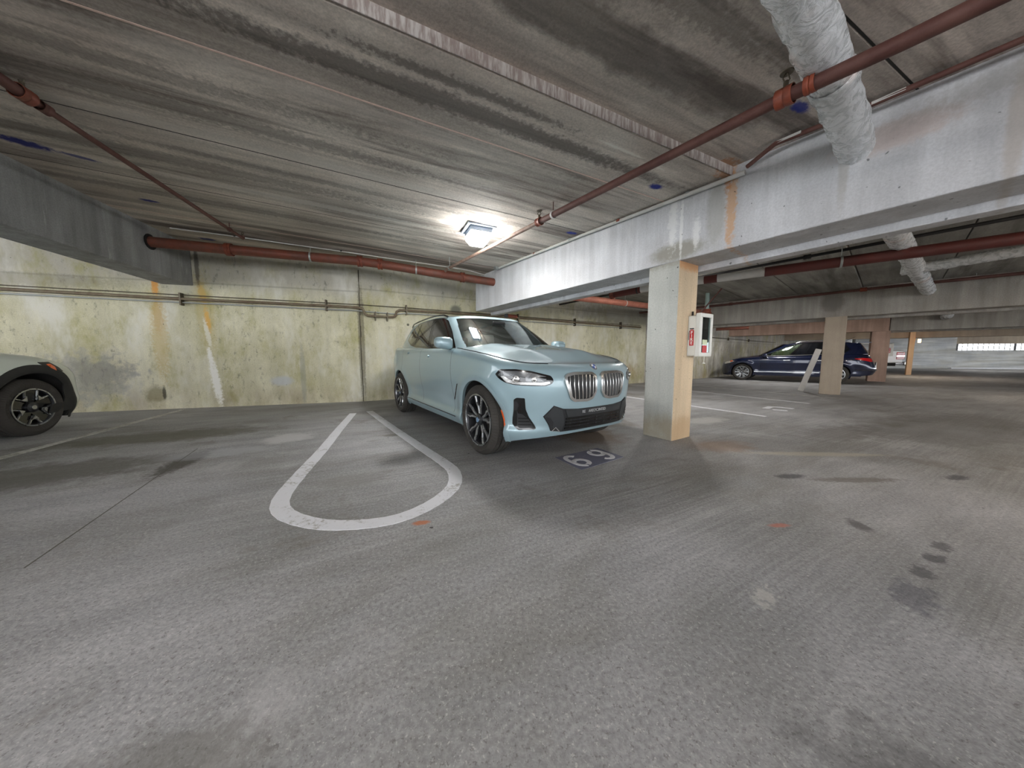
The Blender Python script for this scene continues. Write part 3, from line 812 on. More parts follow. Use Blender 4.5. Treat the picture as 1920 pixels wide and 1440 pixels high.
    MB().lathe([(0, yo - .004), (.030, yo - .004), (.036, yo + .002), (.062, yo + .01), (.066, yo + .05), (0.0, yo + .05)], (0, 0, 0), (0, 1, 0), 28).build('hub', dark, root, True)
    cap = MB().lathe([(0, yo - .007), (.026, yo - .007), (.029, yo - .003)], (0, 0, 0), (0, 1, 0), 24).build('hub_cap', face if style != 'double' else plain('hub_cap_blue', lin(120, 150, 180), .2, .4), root, True)
    return root

def car_shell(S, root, paint, panels, dx=.022, dz=.022, arches=True, side_labels=True):
    """lower body: each named panel on each side is a mesh of its own"""
    us = list(np.arange(0, S.U, dx)) + [S.U]
    for (xv) in S.seams:
        u0 = float(S.u_of_x(xv)); us = [u for u in us if abs(u - u0) > .008] + [u0 - .0035, u0 + .0035]
    us = sorted(us)
    us = np.array(us)
    nz = int(1.0 / dz)
    T = np.linspace(0, 1, nz + 1)
    T = np.concatenate([T[:-3], np.linspace(T[-3], 1, 9)])
    nv = len(T); nu = len(us)
    UU, TT = np.meshgrid(us, T, indexing='ij')
    zt = S.ZT(us)[:, None]; zb = S.ZB(us)[:, None]
    ZZ = zb + (zt - zb) * TT
    P = S.P(UU.ravel(), ZZ.ravel()).reshape(nu, nv, 3)
    inside = np.zeros((nu, nv), bool)
    if arches:
        for ax in (0.0, -S.wb):
            r = np.hypot(P[..., 0] - ax, P[..., 2] - S.rw - .005)
            ins = (r < S.ra) & (P[..., 1] > .5)
            ext = np.zeros_like(ins)
            for di in (-1, 0, 1):
                for dj in (-1, 0, 1):
                    sh = np.roll(np.roll(~ins, di, 0), dj, 1); ext |= sh
            snap = ins & ext
            k = S.ra / np.maximum(r, 1e-6)
            P[..., 0] = np.where(snap, ax + (P[..., 0] - ax) * k, P[..., 0])
            P[..., 2] = np.where(snap, S.rw + .005 + (P[..., 2] - S.rw - .005) * k, P[..., 2])
            inside |= ins
    groups = {}
    for i in range(nu - 1):
        um = (us[i] + us[i + 1]) / 2
        for j_ in range(nv - 1):
            if inside[i, j_] and inside[i + 1, j_] and inside[i, j_ + 1] and inside[i + 1, j_ + 1]: continue
            pm = P[i:i + 2, j_:j_ + 2].reshape(-1, 3).mean(0)
            nm = panels(um, pm, us[i + 1] - us[i])
            if nm is None: continue
            if nm == 'panel_gap': nm = ('panel_gap', int(round(float(pm[0]) * 20)))
            a = i * nv + j_
            groups.setdefault(nm, []).append((a, a + nv, a + nv + 1, a + 1))
    V = P.reshape(-1, 3)
    out = {}
    for nm, fs in groups.items():
        if isinstance(nm, tuple): nm = nm[0]
        mat = M_BLACK if nm == 'panel_gap' else paint
        mirrored = mirror(V)
        if nm in S.centre_panels:
            out[nm] = part_from(V, fs, nm, mat, root, both=True)
        else:
            out[nm] = part_from(V, fs, nm, mat, root)
            part_from(mirrored, fs, nm, mat, root, flip=True)
    return out

def arch_parts(S, root, paint, lip=.014, cladding=0.0, clad_mat=None):
    for ax in (0.0, -S.wb):
        for s in (1, -1):
            # liner
            m = MB(); vs = []; n = 22
            angs = [R(-25 + 230 * k / n) for k in range(n + 1)]
            for a in angs:
                x = ax + (S.ra + .002) * math.cos(a); z = max(.16, S.rw + .005 + (S.ra + .002) * math.sin(a))
                yo_ = float(S.P(np.array([S.u_of_x(x)]), np.array([max(z, .3)]))[0, 1]) - .012
                vs += [(x, s * yo_, z), (x, s * .50, z)]
            fs = [(2 * k, 2 * k + 2, 2 * k + 3, 2 * k + 1) for k in range(n)]
            fs.append(tuple(2 * k + 1 for k in range(n + 1)))
            m.add(vs, fs); m.build('arch_liner', M_WELL, root, True)
            if lip or cladding:
                n = 40; wd = cladding or lip
                vs = []; a0, a1 = S.arch_ang
                for k in range(n + 1):
                    a = R(a0 + (a1 - a0) * k / n)
                    row = []
                    for rr, off in ((S.ra - .006, -.03), (S.ra - .006, .004), (S.ra + wd * .3, .008 if not cladding else .016), (S.ra + wd, .002 if not cladding else .010), (S.ra + wd + .002, -.012)):
                        x = ax + rr * math.cos(a); z = S.rw + .005 + rr * math.sin(a)
                        p = S.P(np.array([S.u_of_x(x)]) if x < S.xcf else np.array([arch_u(S, x, z)]), np.array([z]), off)[0]
                        row.append((p[0], s * p[1], z))
                    vs += row
                fs = grid_faces(n + 1, 5)
                if s < 0: fs = [f[::-1] for f in fs]
                me = MB(); me.add(vs, fs)
                me.build('wheel_arch', clad_mat or paint, root, True, angle=60)
def arch_u(S, x, z):
    """u on the rounded nose for a given x and z"""
    lo, hi = 0.0, S.LF + .3
    for _ in range(40):
        m = (lo + hi) / 2
        if float(S.raw(np.array([m]), np.array([z]))[0][0]) > x: lo = m
        else: hi = m
    return (lo + hi) / 2

def hood_mesh(S, root, paint, x_end, bow, crown, bulge, name='hood', n_u=46, n_v=41, ridge=.52):
    ue = float(S.u_of_x(x_end))
    us = np.concatenate([np.linspace(0, S.LF * .9, n_u // 2, endpoint=False), np.linspace(S.LF * .9, ue, n_u - n_u // 2)])
    zt = S.ZT(us)
    E = S.P(us, zt)
    V = []
    vv = np.linspace(-1, 1, n_v)
    xf0 = E[0, 0]
    for i in range(len(us)):
        k = (us[i] / ue)
        f = np.clip((xf0 - E[i, 0]) / .55, 0, 1); f = f * f * (3 - 2 * f)
        b = bow * np.clip((xf0 - E[i, 0]) / (xf0 - x_end), 0, 1) ** 1.5
        for v in vv:
            a = abs(v)
            z = E[i, 2] + crown * f * (1 - a ** 2.2) + bulge * f * math.exp(-((a - ridge) / .16) ** 2) - .004
            z += .012 * f * (1 - a ** 8)
            V.append((E[i, 0] + b * (1 - v * v), E[i, 1] * v, z))
    fs = grid_faces(len(us), n_v)
    o = part_from(V, [f[::-1] for f in fs], name, paint, root, angle=180)
    return o

class House:
    """greenhouse: ruled between a base curve and a top curve from the front centre round one side to the rear centre"""
    def __init__(s, base, top, bulge=.02, n=16):
        s.B = np.array(crom(base, n)); s.T = np.array(crom(top, n)); s.n = n; s.K = len(base) - 1; s.bulge = bulge
    def P(s, q, t, off=0.0):
        """q in control-point units, t 0 (belt) .. 1 (roof edge)"""
        q = np.asarray(q, float); t = np.broadcast_to(np.asarray(t, float), q.shape)
        k = q * s.n; idx = np.arange(len(s.B))
        b = np.stack([np.interp(k, idx, s.B[:, c]) for c in range(3)], -1); tt = np.stack([np.interp(k, idx, s.T[:, c]) for c in range(3)], -1)
        e = .4
        b2 = np.stack([np.interp(k + e, idx, s.B[:, c]) for c in range(3)], -1) - np.stack([np.interp(k - e, idx, s.B[:, c]) for c in range(3)], -1)
        nrm = np.cross(b2, tt - b); nrm /= (np.linalg.norm(nrm, axis=-1, keepdims=True) + 1e-9)
        cen = np.array([s.B[:, 0].mean(), 0, 1.3])
        p = b + (tt - b) * t[..., None]
        sg = np.sign(((p - cen) * nrm).sum(-1, keepdims=True)); nrm = nrm * np.where(sg == 0, 1, sg)
        return p + nrm * (off + s.bulge * 4 * (t * (1 - t))[..., None] * .5)
def in_poly(x, y, poly):
    c = False; n = len(poly); j_ = n - 1
    for i in range(n):
        xi, yi = poly[i]; xj, yj = poly[j_]
        if ((yi > y) != (yj > y)) and (x < (xj - xi) * (y - yi) / (yj - yi + 1e-12) + xi): c = not c
        j_ = i
    return c
def house_shell(H, root, paint, openings, centre_open, name='cabin_frame', n_q=None, n_t=26):
    nq = n_q or H.K * 22 + 1
    qs = np.linspace(0, H.K, nq); ts = np.linspace(0, 1, n_t)
    Q, T = np.meshgrid(qs, ts, indexing='ij')
    V = H.P(Q.ravel(), T.ravel())
    def keep(i, j_):
        q = (qs[i] + qs[i + 1]) / 2; t = (ts[j_] + ts[j_ + 1]) / 2
        for p in openings + centre_open:
            if in_poly(q, t, p): return False
        return True
    fs = [f for i, j_, f in [(f[0] // n_t, f[0] % n_t, f) for f in grid_faces(nq, n_t)] if keep(i, j_)]
    return part_from(V, fs, name, paint, root, both=True, angle=50)
def roof_mesh(H, root, paint, crown, name='roof', n_v=31):
    nq = H.K * 12 + 1
    qs = np.linspace(0, H.K, nq)
    E = H.P(qs, np.ones(nq))
    xs = E[:, 0]; V = []
    x0, x1 = xs.max(), xs.min()
    for i in range(nq):
        f = 1 - abs(2 * (E[i, 0] - x1) / (x0 - x1) - 1) ** 2.5
        for v in np.linspace(-1, 1, n_v):
            V.append((E[i, 0], E[i, 1] * v, E[i, 2] + crown * f * (1 - abs(v) ** 2.4)))
    return part_from(V, [f[::-1] for f in grid_faces(nq, n_v)], name, paint, root, angle=180)

def side_fn(S, s):
    def f(a, b, off):
        p = S.P(a, b, off); p = p.copy(); p[:, 1] *= s; return p
    return f
def house_fn(H, s):
    def f(a, b, off):
        p = H.P(a, b, off).copy(); p[:, 1] *= s; return p
    return f
def nose_fn(S):
    """(y, z) on the nose, y on either side of the centre"""
    def f(a, b, off):
        u = np.array([S.u_of_y(abs(y), z) for y, z in zip(a, b)])
        p = S.P(u, b, off).copy(); p[:, 1] = np.abs(p[:, 1]) * np.where(a < 0, -1, 1)
        return p
    return f

# ---- pale blue SUV
X3 = CarShape(xcf=.05, xcr=-3.0, nf=3.0, nr=3.2, wb=2.864, rw=.365, ra=.415, flare=.016, taper=.035, roll=.075, rollk=1.0,
    w=([.18, .24, .32, .40, .50, .62, .76, .86, .96, 1.06, 1.2], [.85, .885, .905, .876, .882, .905, .926, .932, .926, .912, .89]),
    xf=([.18, .24, .34, .45, .58, .70, .80, .88, .95, 1.05], [.655, .71, .755, .77, .78, .785, .78, .76, .72, .655]),
    xr=([.25, .40, .60, .80, 1.0, 1.2], [-3.70, -3.82, -3.85, -3.84, -3.79, -3.70]),
    zt=([.785, .66, .48, .25, 0, -.35, -.62, -1.2, -1.75, -2.7, -3.4, -3.87], [.955, .965, .995, 1.03, 1.06, 1.10, 1.125, 1.135, 1.145, 1.17, 1.195, 1.17]),
    zb=([.785, .57, .39, -.42, -2.4, -3.3, -3.87], [.295, .25, .205, .23, .24, .30, .33]),
    seams=[-.62, -1.72, -2.66], centre_panels=('front_bumper', 'rear_bumper'), arch_ang=(-20, 200))
X3_LOC = (.40, 3.80, 0); X3_RZ = R(-55.0); X3_SC = (1.06, 1.03, 1.03)
X3H = House(
    base=[(-.42, 0, 1.13), (-.44, .30, 1.13), (-.50, .56, 1.13), (-.62, .755, 1.12), (-.80, .815, 1.12), (-1.25, .825, 1.125), (-1.75, .83, 1.135), (-2.25, .825, 1.145), (-2.75, .805, 1.16), (-3.20, .755, 1.18), (-3.50, .62, 1.19), (-3.60, .35, 1.19), (-3.62, 0, 1.19)],
    top=[(-1.14, 0, 1.605), (-1.15, .24, 1.603), (-1.19, .44, 1.597), (-1.28, .565, 1.585), (-1.42, .600, 1.592), (-1.65, .615, 1.610), (-1.92, .62, 1.618), (-2.25, .62, 1.615), (-2.65, .61, 1.602), (-3.02, .585, 1.580), (-3.28, .50, 1.555), (-3.36, .28, 1.560), (-3.38, 0, 1.562)], bulge=.022)
def paint_mat(name, col_, metal=.25, rough=.36, coat=1.0):
    t = NT(name); v = t.coord()
    nz = t.noise(v, 400, 2, .5)
    c2 = tuple(c * .93 for c in col_[:3]) + (1,)
    t.set(t.mix(nz, c2, col_), rough, metal)
    t.b.inputs['Coat Weight'].default_value = coat; t.b.inputs['Coat Roughness'].default_value = .05
    return t.m
def glass_mat(name, tint, refl=.08):
    t = NT(name)
    out = [n for n in t.t.nodes if n.type == 'OUTPUT_MATERIAL'][0]
    tr = t.n('ShaderNodeBsdfTransparent'); tr.inputs[0].default_value = tint
    gl = t.n('ShaderNodeBsdfGlossy'); gl.inputs['Roughness'].default_value = .02; gl.inputs[0].default_value = (.86, .97, .97, 1)
    fr = t.n('ShaderNodeFresnel'); fr.inputs[0].default_value = 1.5
    nz = t.noise(t.coord(), 3, 2)
    fac = t.math('ADD', fr.outputs[0], t.rng(nz, .3, .7, refl * .9, refl * 1.1))
    mx = t.n('ShaderNodeMixShader'); t.put(mx.inputs[0], fac)
    t.t.links.new(tr.outputs[0], mx.inputs[1]); t.t.links.new(gl.outputs[0], mx.inputs[2]); t.t.links.new(mx.outputs[0], out.inputs[0])
    return t.m
M_BLUE = paint_mat('pale_blue_grey_paint', lin(156, 181, 189))
M_CHROME = plain('satin_chrome', lin(198, 198, 196), .22, .95)
M_SILVER = plain('silver_reflector', lin(214, 214, 212), .2, .8)
M_LENS = plain('bright_lamp_reflector', lin(236, 236, 232), .15, .5, coat=1)
M_BOWL = plain('grey_lamp_bowl', lin(104, 106, 108), .25, .5, coat=1)
M_ORANGE = plain('orange_marker', lin(236, 98, 34), .3, coat=.6)
M_TINT = plain('tinted_side_glass', lin(30, 30, 29), .06, coat=1.0, spec=.8)
M_SHIELD = glass_mat('green_windscreen_glass', (.52, .84, .86, 1), .07)
M_CABIN = plain('charcoal_upholstery', lin(112, 112, 108), .8)
M_DASH = plain('grey_dash', lin(112, 118, 118), .7)

def build_cabin(root, dash_x, seat_x, roof_z, half, mats=(M_CABIN, M_DASH)):
    cab = empty('cabin', (0, 0, 0)); cab.parent = root
    MB().box((seat_x - .55, 0, .38), (2.9, 2 * half, .08)).build('cabin_floor', mats[0], cab)
    MB().prism([(0, 0), (0, 0)], 0, 0) if False else None
    d = MB()
    for s in (-1, 1): pass
    pr = [(dash_x + .34, 1.06), (dash_x + .05, 1.10), (dash_x - .12, 1.06), (dash_x - .18, .92), (dash_x - .05, .60), (dash_x + .34, .60)]
    vs = [(x, -half, z) for x, z in pr] + [(x, half, z) for x, z in pr]; n = len(pr)
    d.add(vs, [tuple(range(n)), tuple(range(2 * n - 1, n - 1, -1))] + [(i, i + n, (i + 1) % n + n, (i + 1) % n) for i in range(n)])
    d.build('dashboard', mats[1], cab, bevel=.02)
    for s in (-1, 1):
        for sx, nm in ((seat_x, 'seat'), (seat_x - 1.0, 'seat')):
            MB().box((sx, s * .37, .58), (.50, .50, .18)).build(nm, mats[0], cab, bevel=.05)
            bk = MB().box((sx - .30, s * .37, .92), (.14, .48, .62), rot=Matrix.Rotation(R(-14), 3, 'Y')).build('backrest', mats[0], cab, bevel=.05)
            MB().box((sx - .38, s * .37, 1.32), (.10, .27, .17), rot=Matrix.Rotation(R(-10), 3, 'Y')).build('headrest', mats[0], bk, bevel=.035)
    sw = [(dash_x - .30 + .06 * math.cos(a) * .4, .37 + .18 * math.cos(a), 1.0 + .17 * math.sin(a)) for a in [2 * math.pi * k / 20 for k in range(21)]]
    MB().tube(sw, .014, 8).build('steering_wheel', M_BLACK, cab, True)
    MB().box((dash_x - .30, .37, 1.0), (.04, .12, .10)).build('steering_hub', M_BLACK, cab, bevel=.015)
    return cab

def mirror_unit(root, s, at_, size, paint, base_at):
    """door mirror: shell open to the rear with a dark arm"""
    x, y, z = at_
    m = MB(); rings = []
    for k, (dx, sc) in enumerate(((.085, .45), (.07, .78), (.03, .97), (-.03, 1.0), (-.065, .96))):
        ring = []
        for i in range(16):
            a = 2 * math.pi * i / 16
            cy = math.copysign(abs(math.cos(a)) ** .55, math.cos(a)); cz = math.copysign(abs(math.sin(a)) ** .6, math.sin(a))
            ring.append((x + dx * size, s * (y + cy * .125 * sc * size), z + cz * .085 * sc * size + (.015 if cz < 0 else 0) * cy))
        rings.append(ring)
    vs = [p for r_ in rings for p in r_]
    fs = []
    for k in range(4):
        for i in range(16): fs.append((k * 16 + i, k * 16 + (i + 1) % 16, (k + 1) * 16 + (i + 1) % 16, (k + 1) * 16 + i))
    fs.append(tuple(range(15, -1, -1)))
    if s > 0: fs = [f[::-1] for f in fs]
    mo = m.add(vs, fs).build('mirror', paint, root, True, angle=60)
    MB().add([(p[0] - .004, p[1], p[2]) for p in rings[-1]], [tuple(range(16))]).build('mirror_glass', M_GLOSSBLACK, mo)
    MB().tube([(x, s * (y - .06), z - .075 * size), (x + .01, s * (base_at[1] + .02), base_at[2] + .02), (base_at[0], s * base_at[1], base_at[2])], [.03, .026, .03], 8).build('mirror_arm', M_BLACK, mo, True)

def build_suv():
    S, H = X3, X3H
    root = empty('car', X3_LOC, X3_RZ); root.scale = X3_SC
    tag(root, 'pale blue grey SUV with double kidney grille parked against the wall', 'car')
    def panels(u, p, du):
        x, z = p[0], p[2]
        if du < .0075 and -2.7 < x < -.5 and z > .36: return 'panel_gap'
        if x > .34: return 'front_bumper'
        if x < -3.45: return 'rear_bumper'
        if z < .36 and -2.45 < x < -.40: return 'sill'
        if x > -.62: return 'front_fender'
        if x > -1.72: return 'front_door'
        if x > -2.66: return 'rear_door'
        return 'rear_quarter'
    car_shell(S, root, M_BLUE, panels)
    arch_parts(S, root, M_BLUE, lip=.045)
    hood = hood_mesh(S, root, M_BLUE, -.60, .17, .046, .020, ridge=.50)
    # hood shut line
    for s in (-1, 1):
        us = np.linspace(.52, float(S.u_of_x(-.60)), 40)
        pts = S.P(us, S.ZT(us) - .001, .002)
        MB().tube([(p[0], s * p[1], p[2] + .002) for p in pts], .0045, 6).build('shut_line', M_BLACK, hood, True)
    shield_open = [(-1, .03), (2.74, .03), (2.88, .25), (2.86, .60), (2.80, .90), (2.6, .93), (-1, .94)]
    house_shell(H, root, M_BLUE, [], [shield_open])
    roof_mesh(H, root, M_BLUE, .045)
    # windscreen
    qs = np.linspace(-2.92, 2.92, 61); ts = np.linspace(.0, .96, 14)
    Q, T = np.meshgrid(qs, ts, indexing='ij')
    V = H.P(np.abs(Q).ravel(), T.ravel(), -.004); V[:, 1] *= np.where(Q.ravel() < 0, -1, 1)
    part_from(V, grid_faces(61, 14), 'windscreen', M_SHIELD, root, angle=180)
    ws = [(-1.0, .02), (1.0, .02)]
    # cowl strip under the glass
    MB().tube([tuple(H.P(np.array([abs(q)]), np.array([.015]), .004)[0] * np.array([1, -1 if q < 0 else 1, 1])) for q in np.linspace(-2.8, 2.8, 30)], .010, 6).build('cowl', M_BLACK, root, True)
    for s in (-1, 1):
        f = house_fn(H, s)
        dlo = [(8.33, .33), (8.26, .77), (7.85, .965), (5.72, .975), (4.44, .965), (3.86, .876), (3.60, .52), (3.66, .02), (4.10, .005), (5.6, .008), (6.93, .05), (7.60, .13)]
        tr = decal(round_poly(dlo, .08), f, 'window_trim', M_GLOSSBLACK, root, .003, .006, .12)
        for nm, pl in (('side_window', [(5.52, .925), (4.55, .935), (4.05, .86), (3.74, .52), (3.80, .14), (3.95, .06), (5.50, .06)]),
                       ('side_window', [(7.20, .925), (5.82, .935), (5.74, .07), (6.90, .11)]),
                       ('quarter_window', [(8.12, .70), (7.55, .90), (7.34, .90), (7.10, .16), (7.60, .19), (8.16, .34)])):
            decal(round_poly(pl, .06), f, nm, M_TINT, tr, .0055, .004, .12)
        # roof rail
        qs = np.linspace(3.9, 9.4, 30)
        pts = H.P(qs, np.ones(30), .012)
        zr = .026 * np.clip(np.minimum(np.arange(30), 29 - np.arange(30)) / 3.0, 0, 1)
        MB().tube([(p[0], s * (p[1] - .012), p[2] + k) for p, k in zip(pts, zr)], .013, 8).build('roof_rail', M_GLOSSBLACK, root, True)
        sf = side_fn(S, s)
        for u0, z0 in ((2.90, 1.030), (3.85, 1.085)):
            hd = decal(round_poly([(u0 - .12, z0 - .018), (u0 + .12, z0 - .018 + .008), (u0 + .12, z0 + .022), (u0 - .12, z0 + .014)], .018), sf, 'door_handle', M_BLUE, root, .026, .022, .05)
            decal(round_poly([(u0 - .04, z0 - .045), (u0 + .07, z0 - .045), (u0 + .07, z0 + .03), (u0 - .04, z0 + .03)], .03), sf, 'handle_recess', M_BLUE, hd, .0015, .003, .05)
        decal(round_poly([(1.893, .712), (1.915, .708), (2.062, .512), (2.052, .500), (1.99, .58)], .006), sf, 'side_slit', M_GLOSSBLACK, root, .004, .006, .04)
        decal([(2.0, .315), (4.0, .335), (4.0, .326), (2.0, .303)], sf, 'sill_trim', M_BLACK, root, .004, .004, .08)
        # headlamp
        hp = [(1.096, .861), (1.033, .909), (.865, .912), (.739, .898), (.557, .852), (.536, .807), (.559, .777), (.615, .760), (.801, .764), (.907, .771), (.99, .788), (1.053, .820)]
        hl = decal(round_poly(hp, .018), sf, 'headlamp', M_GLOSSBLACK, root, .006, .016, .04)
        decal(round_poly([(1.06, .856), (1.01, .893), (.86, .896), (.73, .880), (.60, .845), (.70, .835), (.86, .850), (.98, .852), (1.01, .83)], .01), sf, 'lamp_brow', M_BOWL, hl, .009, .004, .04)
        decal(round_poly([(1.03, .845), (.97, .790), (.905, .778), (.80, .772), (.63, .770), (.575, .785), (.58, .80), (.66, .792), (.80, .795), (.89, .80), (.94, .82), (.99, .85)], .008), sf, 'running_light', M_SILVER, hl, .010, .005, .04)
        decal(round_poly([(.79, .845), (.68, .835), (.60, .825), (.63, .803), (.79, .803)], .012), sf, 'lamp_bowl', M_BOWL, hl, .009, .004, .04)
        for uu, zz, rr in ((.875, .823, .034), (.715, .820, .026)):
            p = sf(np.array([uu]), np.array([zz]), .006)[0]; p2 = sf(np.array([uu]), np.array([zz]), .03)[0]
            MB().lathe([(rr, 0), (rr, .012), (rr * .86, .014), (rr * .80, .004), (0.0, .009)], p, p2 - p, 20).build('projector', M_CHROME, hl, True)
        # air curtain
        vo = [(.918, .633), (.888, .652), (.812, .650), (.816, .544), (.790, .475), (.714, .370), (.722, .358), (.866, .350), (.906, .371), (.938, .403), (.937, .459), (.921, .594)]
        vt = decal(round_poly(vo, .012), sf, 'air_vent', M_GLOSSBLACK, root, .005, .012, .04)
        decal(round_poly([(.897, .533), (.890, .502), (.852, .500), (.797, .459), (.744, .378), (.863, .366), (.895, .391)], .01), sf, 'vent_recess', M_BLACK, vt, .0075, .004, .04)
        for zz in (.395, .425, .455):
            decal([(.885, zz), (.885, zz + .008), (.76 + (zz - .38) * .6, zz + .012), (.75 + (zz - .38) * .6, zz + .003)], sf, 'vent_slat', M_GLOSSBLACK, vt, .012, .006, .05)
        decal(round_poly([(1.077, .519), (1.046, .523), (1.005, .372), (1.026, .365)], .008), sf, 'side_marker', M_ORANGE, root, .005, .008, .04)
        # kidney
        ko = [(.435, .842), (.405, .868), (.32, .882), (.085, .880), (.030, .845), (.036, .678), (.085, .615), (.16, .596), (.33, .602), (.375, .636), (.430, .786)]
        ki = inset_poly(ko, .026)
        nf_ = nose_fn(S)
        sg = lambda pl: [(s * a, b) for a, b in pl]
        kr = decal(sg(round_poly(ko, .02)), nf_, 'kidney_grille', M_CHROME, root, .020, .030, .05, holes=[sg(round_poly(ki, .015))])
        decal(sg(ki), nf_, 'grille_back', M_BLACK, kr, .004, .008, .05)
        for k in range(7):
            yy = .075 + k * (.375 - .075) / 6
            zl, zh = .625 + (.012 if k in (0, 6) else 0) + (.03 if k == 6 else 0), .855
            lean = .010 * (k - 2)
            w_ = .0052
            pl = [(yy - lean * .4 - w_, zl), (yy - lean * .4 + w_, zl), (yy + .006 + w_, .765), (yy + w_ - .004, zh), (yy - w_ - .004, zh), (yy + .006 - w_, .765)]
            decal(sg(pl), nf_, 'slat', M_CHROME, kr, .016, .014, .06)
    # lower intake across the nose
    def across(a, b, off):
        p = S.P(np.abs(a), b, off).copy(); p[:, 1] = np.abs(p[:, 1]) * np.where(a < 0, -1, 1); return p
    half = [(0, .530), (.27, .530), (.45, .543), (.548, .578), (.658, .479), (.605, .40), (.565, .341), (.45, .322), (.25, .322), (0, .322)]
    full = half + [(-a, b) for a, b in half[-2:0:-1]]
    lg = decal(full, across, 'lower_grille', M_BLACK, root, .004, .012, .05)
    M_SATIN = plain('satin_dark_panel', lin(46, 48, 50), .4)
    pl = [(0, .526), (.27, .526), (.43, .536), (.40, .462), (.25, .460), (0, .460)]
    decal(pl + [(-a, b) for a, b in pl[-2:0:-1]], across, 'plate_panel', M_SATIN, lg, .009, .006, .05)
    for s in (-1, 1):
        decal([(s * a, b) for a, b in [(.548, .572), (.645, .479), (.600, .41), (.575, .40), (.500, .335), (.445, .328), (.435, .42), (.465, .535)]], across, 'grille_cheek', M_SATIN, lg, .010, .006, .05)
        decal([(s * a, b) for a, b in [(.640, .478), (.598, .405), (.56, .36), (.555, .42), (.59, .468)]], across, 'cheek_facet', M_BLACK, lg, .0125, .004, .05)
        decal([(s * a, b) for a, b in [(.555, .338), (.525, .375), (.465, .330)]], across, 'silver_corner', M_SILVER, lg, .014, .005, .05)
        decal([(s * a, b) for a, b in [(.545, .341), (.522, .366), (.485, .336)]], across, 'corner_inset', M_BLACK, lg, .0155, .003, .05)
    for z in (.445, .415, .385, .352):
        decal([(-.42, z - .009), (.42, z - .009), (.42, z + .009), (-.42, z + .009)], across, 'grille_bar', M_GLOSSBLACK, lg, .014, .012, .06)
    for k in range(7):
        y = -.36 + k * .12
        decal([(y - .004, .34), (y + .004, .34), (y + .004, .45), (y - .004, .45)], across, 'grille_rib', M_SATIN, lg, .013, .010, .06)
    for word, y0 in (('RE', -.20), ('ARECFOINTED', .0)):
        tx = bpy.data.curves.new('plate_word', 'FONT'); tx.body = word; tx.size = .040; tx.align_x = 'CENTER'; tx.align_y = 'CENTER'; tx.extrude = .0008
        to = bpy.data.objects.new('plate_word', tx); COL.objects.link(to)
        bpy.context.view_layer.update()
        me = bpy.data.meshes.new_from_object(to.evaluated_get(bpy.context.evaluated_depsgraph_get()))
        bpy.data.objects.remove(to)
        co = np.array([v.co for v in me.vertices])
        q = across(co[:, 0] + y0, .497 + co[:, 1], .0125) + np.stack([co[:, 2], co[:, 0] * 0, co[:, 0] * 0], -1)
        for v, p in zip(me.vertices, q): v.co = p
        link('plate_word', me, plain('pale_lettering', lin(190, 192, 192), .5), lg)
    # roundel on the hood edge
    b0 = S.P(np.array([0.0]), np.array([.925]), .004)[0]; ax_ = Vector((.75, 0, .66))
    bd = MB().lathe([(.042, -.004), (.042, .003), (.038, .004), (0.0, .005)], b0, ax_, 28).build('roundel', M_CHROME, hood, True)
    u_ = Vector((0, 1, 0)); w_ = ax_.cross(u_).normalized()
    for k in range(4):
        pts = [Vector(b0) + ax_.normalized() * .0062] + [Vector(b0) + ax_.normalized() * .0055 + (u_ * math.cos(R(k * 90 + a)) + w_ * math.sin(R(k * 90 + a))) * .029 for a in range(0, 91, 15)]
        MB().add(pts, [tuple(range(len(pts)))]).build('roundel_quarter', plain('roundel_blue', lin(30, 80, 170), .3) if k % 2 == 0 else plain('roundel_white', lin(235, 235, 235), .3), bd)
    for x in (0.0, -2.864):
        for s in (-1, 1):
            wheel(root, x, s * .800, .365, .245, .272, 'double', s, steer=R(-1.0) if x == 0 else 0)
    # underside and cabin
    MB().prism([(.60, -.55), (.60, .55), (.45, .62), (.45, -.62)], .28, .5).build('underbody', M_WELL, root)
    MB().box((-1.43, 0, .33), (1.95, 1.68, .16)).build('underbody', M_WELL, root)
    MB().box((-1.6, 0, .36), (4.3, .96, .14)).build('underbody', M_WELL, root)
    MB().box((.12, 0, .62), (.9, .98, .5)).build('engine_block', M_WELL, root)
    MB().tube([(.5, -.3, .22), (.45, -.25, .20), (.4, -.1, .22)], .012, 6).build('under_hose', M_BLACK, root, True)
    build_cabin(root, -.78, -1.55, 1.55, .72)
    MB().box((-.98, 0, 1.49), (.03, .22, .07)).build('rear_view_mirror', M_BLACK, root, bevel=.015)
    for s in (-1, 1):
        mirror_unit(root, s, (-.74, .955, 1.19), .88, M_BLUE, (-.80, .84, 1.13))
    return root
build_suv()

